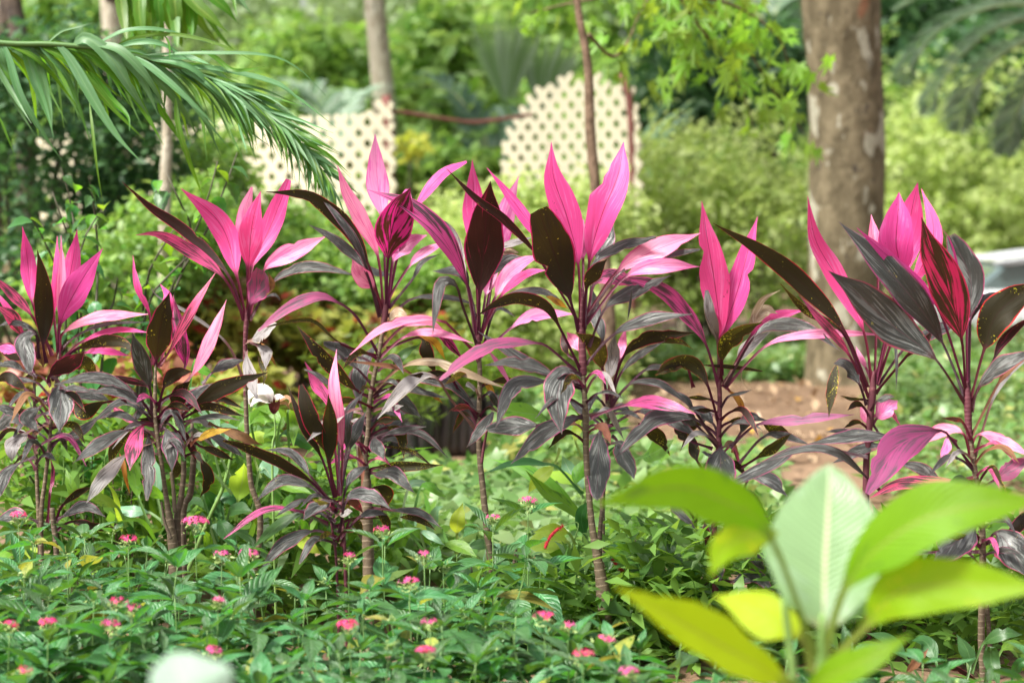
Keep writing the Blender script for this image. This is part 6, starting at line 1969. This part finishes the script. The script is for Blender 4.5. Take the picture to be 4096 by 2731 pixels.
# undergrowth, uncountable small leaves between the canes
def undergrowth(label, regs, mat, size, asp=.4):
    Ps = []
    for (u0, u1, v0, v1, d0, d1, n) in regs:
        out = []
        while len(out) < n:
            d = RND.uniform(d0, d1)
            p = OW(RND.uniform(u0, u1), RND.uniform(v0, v1), d)
            if p.z > gz(p.x, p.y):
                out.append(tuple(p))
        Ps.append(np.array(out))
    o = foliage('undergrowth', np.vstack(Ps), size, mat, None, asp, up=.55, droop=.05)
    tag(o, label, 'undergrowth', kind='stuff')
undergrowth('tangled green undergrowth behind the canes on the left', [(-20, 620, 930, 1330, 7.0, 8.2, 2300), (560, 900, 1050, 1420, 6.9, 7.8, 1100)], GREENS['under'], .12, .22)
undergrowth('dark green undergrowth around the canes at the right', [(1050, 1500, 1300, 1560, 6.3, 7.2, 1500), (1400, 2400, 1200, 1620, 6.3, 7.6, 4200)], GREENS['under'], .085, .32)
undergrowth('pale variegated foliage low behind the canes at the right', [(2030, 2380, 1190, 1560, 6.9, 7.6, 1500)], GREENS['varieg'], .04, .6)

# ------------------------------------------------------------------ pentas bed
def penta_leaf_mat():
    return leaf_mat('pentas_leaf', (0.052, 0.165, 0.045), (0.13, 0.33, 0.022), 0.33, alt=(0.08, 0.21, 0.075), streak=.45, mid=(.17, .33, .15), rough=.40, spec=.62,
                    vslope=.4, vfreq=6, fine=14, vary=.6, huevar=.025, vein=.25, bumps=.7, midw=.07, pin=8.0, pinc=.16)
M_PEN = penta_leaf_mat()
PENL = [ovate_mesh('pentas_leaf', M_PEN, .40, .20, .0, 9, .2), ovate_mesh('pentas_leaf', M_PEN, .46, .38, .0, 9, .12), ovate_mesh('pentas_leaf', M_PEN, .36, .06, .0, 9, .3), ovate_mesh('pentas_leaf', M_PEN, .44, .55, .0, 9, .15)]
M_PEN_Y = leaf_mat('pentas_leaf_yellowing', (.30, .30, .05), (.45, .42, .04), .4, alt=(.16, .22, .05), streak=.45, mid=(.4, .4, .15), rough=.45, spec=.4, vary=.4, pin=8.0, speck=(.2, .1, .04), specka=.25)
PENY = ovate_mesh('pentas_leaf', M_PEN_Y, .4, .35, 0, 9, .15)
M_PSTEM = plain('pentas_stem', (.15, .26, .08), .5, .35)
M_PSTEM2 = plain('pentas_woody_stem', (.17, .15, .08), .6, .3)
M_BUD = plain('pentas_bud_green', (.24, .33, .10), .5, .35)
FLM = [leaf_mat('pentas_flower_cerise', (.80, .055, .25), (.85, .06, .26), .35, mid=(.85, .25, .45), rough=.5, spec=.3, vary=.25, midw=.08), leaf_mat('pentas_flower_pink', (.80, .10, .36), (.85, .10, .36), .35, mid=(.85, .3, .5), rough=.5, spec=.3, vary=.25, midw=.08)]
def floret_mesh(mat):
    V = [(0, 0, 0)]
    UV = [(.5, 0)]
    F = []
    for i in range(5):
        a = 2 * math.pi * i / 5
        for da, r, z in ((-.42, .42, .02), (0, 1.0, -.08), (.42, .42, .02)):
            V.append((math.cos(a + da) * r, math.sin(a + da) * r, z))
            UV.append((.5 + da, r))
        b = 1 + 3 * i
        F += [(0, b, b + 1), (0, b + 1, b + 2)]
    # slim tube below
    t = len(V)
    for z, r in ((-.02, .10), (-1.5, .07)):
        for j in range(4):
            V.append((math.cos(j * 1.57) * r, math.sin(j * 1.57) * r, z))
            UV.append((.9, .5))
    F += [(t + j, t + (j + 1) % 4, t + 4 + (j + 1) % 4, t + 4 + j) for j in range(4)]
    me = bpy.data.meshes.new('floret')
    me.from_pydata(V, [], F)
    l = me.uv_layers.new(name='UVMap')
    for lp in me.loops:
        l.data[lp.index].uv = UV[lp.vertex_index]
    me.materials.append(mat)
    return me
FLO = [floret_mesh(m) for m in FLM]

def stem_local(root, P, R, mat, sides=5, n=8):
    V, F, UV = tube_geo(P, R, sides, n)
    return mesh_obj('stem', V, F, mat, root, uv=UV, world_coords=False)

def whorl(root, p, axis_az, size, k, tilt=.25):
    for q in range(k):
        az = axis_az + q * math.pi * 2 / k + RND.uniform(-.25, .25)
        inst('leaf', PENY if RND.random() < .04 else RND.choice(PENL), root, p + Vector((math.cos(az + math.pi / 2), math.sin(az + math.pi / 2), 0)) * .006,
             (RND.gauss(tilt, .22), RND.gauss(0, .22), az), size * RND.uniform(.8, 1.15))

def pentas(x, y, top_z, label, flower=0, fcol=0, group='pentas plants without open flowers', big=1.0):
    g = Vector((x, y, gz(x, y) - .01))
    root = empty('pentas_plant', g, label, 'pentas', group)
    H = top_z - g.z
    vig = RND.uniform(.62, 1.2)
    lean = Vector((RND.uniform(-.05, .05), RND.uniform(-.05, .05), 0))
    if flower:
        lean = Vector((0, 0, 0))
    pts = [Vector((0, 0, 0)) - lean * .3, Vector((RND.uniform(-.012, .012), RND.uniform(-.012, .012), H * .5)), lean * .5 + Vector((0, 0, H))]
    stem_local(root, pts, [.0026, .0018, .0012], M_PSTEM)
    az = RND.uniform(0, 3)
    leaf_top = H - (.028 if flower else 0)
    for i, f in enumerate((.42, .62, .80, 1.0)):
        z = leaf_top * f
        p = pts[1] * (1 - abs(f - .5)) + lean * .5 * max(0, f - .5) * 2
        whorl(root, Vector((lean.x * .5 * f, lean.y * .5 * f, z)), az + i * 1.57, vig * (.13, .135, .12, 0.075 if not flower else .09)[i], 2 if i < 3 else (4 if not flower else 2), (-.05, 0.12, .35, .7)[i])
    for sidx in range(2):
        a = RND.uniform(0, 6.28)
        L = RND.uniform(.06, .13)
        b0 = Vector((0, 0, H * RND.uniform(.25, .45)))
        e = Vector((math.cos(a) * L, math.sin(a) * L, H * RND.uniform(.62, .92)))
        stem_local(root, [b0, (b0 + e) / 2 + Vector((math.cos(a), math.sin(a), 0)) * .02, e], [.002, .0015, .001], M_PSTEM)
        a2 = RND.uniform(0, 3)
        whorl(root, b0 * .4 + e * .6, a2 + 1.57, .122, 2, .0)
        whorl(root, e, a2, .10, 2, .2)
        whorl(root, e + Vector((0, 0, .01)), a2 + 1.57, .055, 2, .55)
    if flower:
        top = pts[-1]
        # bud tuft under the florets
        V, F, rn = leaf_mass(np.random.default_rng(int(x * 999) & 0xffff).normal(size=(60, 3)) * np.array([.012, .012, .006]) * big + np.array([*top]) + np.array([0, 0, -.006]), .012, .3, .3, droop=-.4)
        head = mesh_obj('flower_head', V, F, M_BUD, root, smooth=False, world_coords=False)
        for i in range(max(4, int(flower * .8))):
            th = math.acos(1 - RND.random() * .8)
            ph = i * 2.399 + RND.uniform(-.2, .2)
            R = .029 * big
            d_ = Vector((math.sin(th) * math.cos(ph), math.sin(th) * math.sin(ph), math.cos(th) * .5 + .2))
            loc = top + d_ * R
            q = d_.to_track_quat('Z', 'Y').to_euler()
            inst('floret', FLO[fcol], head, loc, q, RND.uniform(.0075, .0105))
    elif RND.random() < .45:
        top = pts[-1]
        V, F, rn = leaf_mass(np.random.default_rng(int(x * 997) & 0xffff).normal(size=(40, 3)) * np.array([.008, .008, .006]) + np.array([*top]) + np.array([0, 0, .004]), .010, .35, .3, droop=-.4)
        mesh_obj('bud_cluster', V, F, M_BUD, root, smooth=False, world_coords=False)
    return root

def zcan(vf):       # height of the pentas canopy seen at full-view row vf
    return float(np.interp(vf, [1170, 1250, 1400, 1568, 1700], [.44, .40, .33, .26, .22]))
def place(uf, vf, z):
    # depth at which a point of height z shows at row vf
    lo, hi = 2.5, 12.0
    for _ in range(40):
        d = (lo + hi) / 2
        if OW(uf, vf, d).z > z:
            lo = d
        else:
            hi = d
    return OW(uf, vf, d)
FH = [('G', 120, 460, 10, 0, 'pentas with a loose cerise flower cluster, nearest the left edge by the cordyline canes', 1.0),
      ('G', 1310, 515, 30, 1, 'tall pentas with the biggest round pink flower cluster in the bed', 1.5),
      ('G', 862, 620, 9, 0, 'pentas with an open-sided cerise cluster, in front of the gap between two cane clumps', 1.0),
      ('G', 1490, 722, 8, 1, 'pentas with a sparse lilac-pink cluster beside the slender cane', .9),
      ('G', 1668, 715, 16, 1, 'pentas with a compact pink cluster against the foot of the slender cane', 1.0),
      ('G', 790, 1040, 9, 0, 'pentas with a reddish pink cluster in the middle of the left bed', 1.0),
      ('G', 890, 1075, 6, 1, 'pentas with a few fading pink florets beside the reddish cluster', .8),
      ('G', 322, 1190, 18, 0, 'pentas with a dense flat cerise cluster low on the left', 1.1),
      ('G', 66, 1192, 9, 0, 'pentas with a small cerise cluster low at the left edge', .8),
      ('G', 742, 1190, 9, 0, 'pentas with a flat thin cerise cluster below the reddish one', .9),
      ('G', 1466, 1022, 5, 1, 'pentas with a tiny pink cluster between the two leftmost single canes', .6),
      ('G', 1425, 1375, 10, 1, 'pentas with a lilac-pink cluster just behind the pale blurred leaf', 1.0),
      ('G', 165, 1495, 4, 0, 'pentas with two coral florets at the bottom left corner', .7),
      ('H', 1280, 362, 16, 1, 'tall pentas with a dusky pink flat cluster beside the tallest cordyline', 1.1),
      ('H', 1046, 470, 7, 1, 'pentas with a small magenta cluster touching the thin straight cane', .8),
      ('H', 300, 550, 7, 0, 'pentas with scattered pink florets beside the leaning cane', .9),
      ('H', 482, 912, 12, 1, 'pentas with a wide pink cluster in the bed before the thin straight cane', 1.1),
      ('H', 76, 727, 6, 0, 'pentas with a small cerise cluster behind the middle of the bed', .7),
      ('H', 580, 712, 6, 1, 'pentas with a narrow pink cluster near the yellow-green leaf', .7),
      ('H', 70, 1200, 20, 0, 'pentas with a dense domed pink cluster in the middle front of the bed', 1.1),
      ('H', 620, 1172, 7, 1, 'pentas with upright pink buds in the middle of the front bed', .8),
      ('H', 595, 1375, 16, 0, 'pentas with a bright crimson-pink cluster at the bottom middle', 1.0),
      ('H', 1390, 1145, 14, 0, 'pentas with a coral-pink cluster between the two cane bases', 1.1),
      ('H', 1545, 1195, 6, 1, 'pentas with pale star florets right of the coral-pink cluster', .8),
      ('H', 1790, 1300, 12, 1, 'pentas with a pink cluster under the foot of the tallest cordyline', 1.0),
      ('H', 1650, 1395, 12, 0, 'pentas with a flat pink cluster near the lime canna leaf', 1.0),
      ('H', 1955, 1505, 10, 1, 'pentas with a magenta cluster at the bottom beside the canna', .9)]
OCC = []
for tile, x, y, nf, fc, lb, bg in FH:
    u, v = src(tile, x, y)
    uf, vf = u / OK_, v / OK_
    z = zcan(vf) + .022
    p = place(uf, vf, z)
    pentas(p.x, p.y, p.z, lb, nf, fc, 'pentas plants in flower', bg * .82)
    OCC.append((p.x, p.y))
def bed_back(uf):
    return float(np.interp(uf, [-100, 250, 420, 520, 760, 900, 1050, 1150, 1250, 1400, 1500, 1700, 2400], [1225, 1222, 1285, 1300, 1310, 1300, 1305, 1390, 1450, 1440, 1470, 1490, 1505]))
cnt = 0
for tr in range(6000):
    uf = RND.uniform(-90, 2440)
    vf = RND.uniform(1195, 1680)
    if vf < bed_back(uf):
        continue
    p = place(uf, vf, zcan(vf) + RND.uniform(-.05, .02))
    md = .105 if uf < 1500 else .15
    if any((p.x - a) ** 2 + (p.y - b) ** 2 < md ** 2 for a, b in OCC):
        continue
    OCC.append((p.x, p.y))
    pentas(p.x, p.y, p.z, 'leafy green pentas of the front bed with no open flowers')
    cnt += 1
print('pentas', cnt, 'objects', len(bpy.data.objects))

# ------------------------------------------------------------------ blurred foreground leaves
green('CN', 'canna_plant', 3.45, 1870, 'out-of-focus canna with lime and pale mint leaves close to the camera at the bottom right')
LV('CN', 'I', [
    ('e', 800, [990, 1500, 1005, 1200, 1012, 800, 1030, 450, 1045, 95], dict(z=10, roll=3, sm=.5, fold=.10, wave=.03, pet=60, twist=4, base=.62, tipe=.75)),
    ('f', 410, [1000, 1400, 1150, 930, 1400, 610, 1800, 400, 2520, 330], dict(z=-12, roll=14, pet=44, fold=.25, sm=.45)),
    ('j', 390, [1040, 1430, 1290, 1180, 1500, 960, 1900, 905, 2520, 940], dict(z=-18, roll=-8, pet=44, fold=.2, sm=.4)),
    ('f', 340, [960, 1400, 640, 570, 330, 345, 0, 250, -542, 372], dict(z=-14, roll=-10, pet=40, fold=.2)),
    ('j', 240, [700, 560, 560, 560, 350, 640, 235, 860], dict(z=-14, roll=10, k=0)),
    ('h', 320, [860, 1720, 760, 1560, 300, 1290, -100, 1070, -405, 915], dict(z=-22, roll=12, pet=60, fold=.25)),
    ('h', 310, [930, 1500, 850, 1260, 560, 1080, 270, 975], dict(z=8, roll=-12, pet=44)),
    ('f', 210, [900, 1750, 870, 1640, 1100, 1440, 1600, 1235], dict(z=-10, roll=-16, pet=44)),
    ('e', 160, [1010, 1350, 1080, 1180, 1230, 1010, 1402, 765], dict(z=12, roll=20, pet=36)),
])
for pts, r in [([740, 1000, 770, 1250, 800, 1500, 810, 1800], [46, 54, 60, 64]), ([1000, 1100, 985, 1400, 980, 1700, 960, 1900], [40, 56, 64, 70]), ([1180, 880, 1080, 1150, 1020, 1400, 990, 1700], [26, 36, 44, 50])]:
    stem('CN', 'I', pts, r, M_GREEN_STEM, .0)
MATS['E'] = leaf_mat('pale_leaf', (0.24, 0.34, 0.26), (0.28, 0.40, 0.26), 0.3, alt=(0.29, 0.39, 0.31), streak=.42, mid=(.30, .42, .30), petiole=(.3, .4, .25), rough=.55, spec=.4, vein=.2, midw=.12)
green('BL', 'broad_leaf_plant', 2.75, 430, 'very blurred pale leaf poking into the bottom edge of the picture')
leaf(PL['BL'], 'G', 'E', 640, [1480, 2260, 1390, 1860, 1280, 1610, 1140, 1365], z=6, roll=8, fold=.12, pet=60, sm=.5, tipe=.7)
stem('BL', 'G', [1420, 2200, 1430, 2600], [50, 60], M_GREEN_STEM)
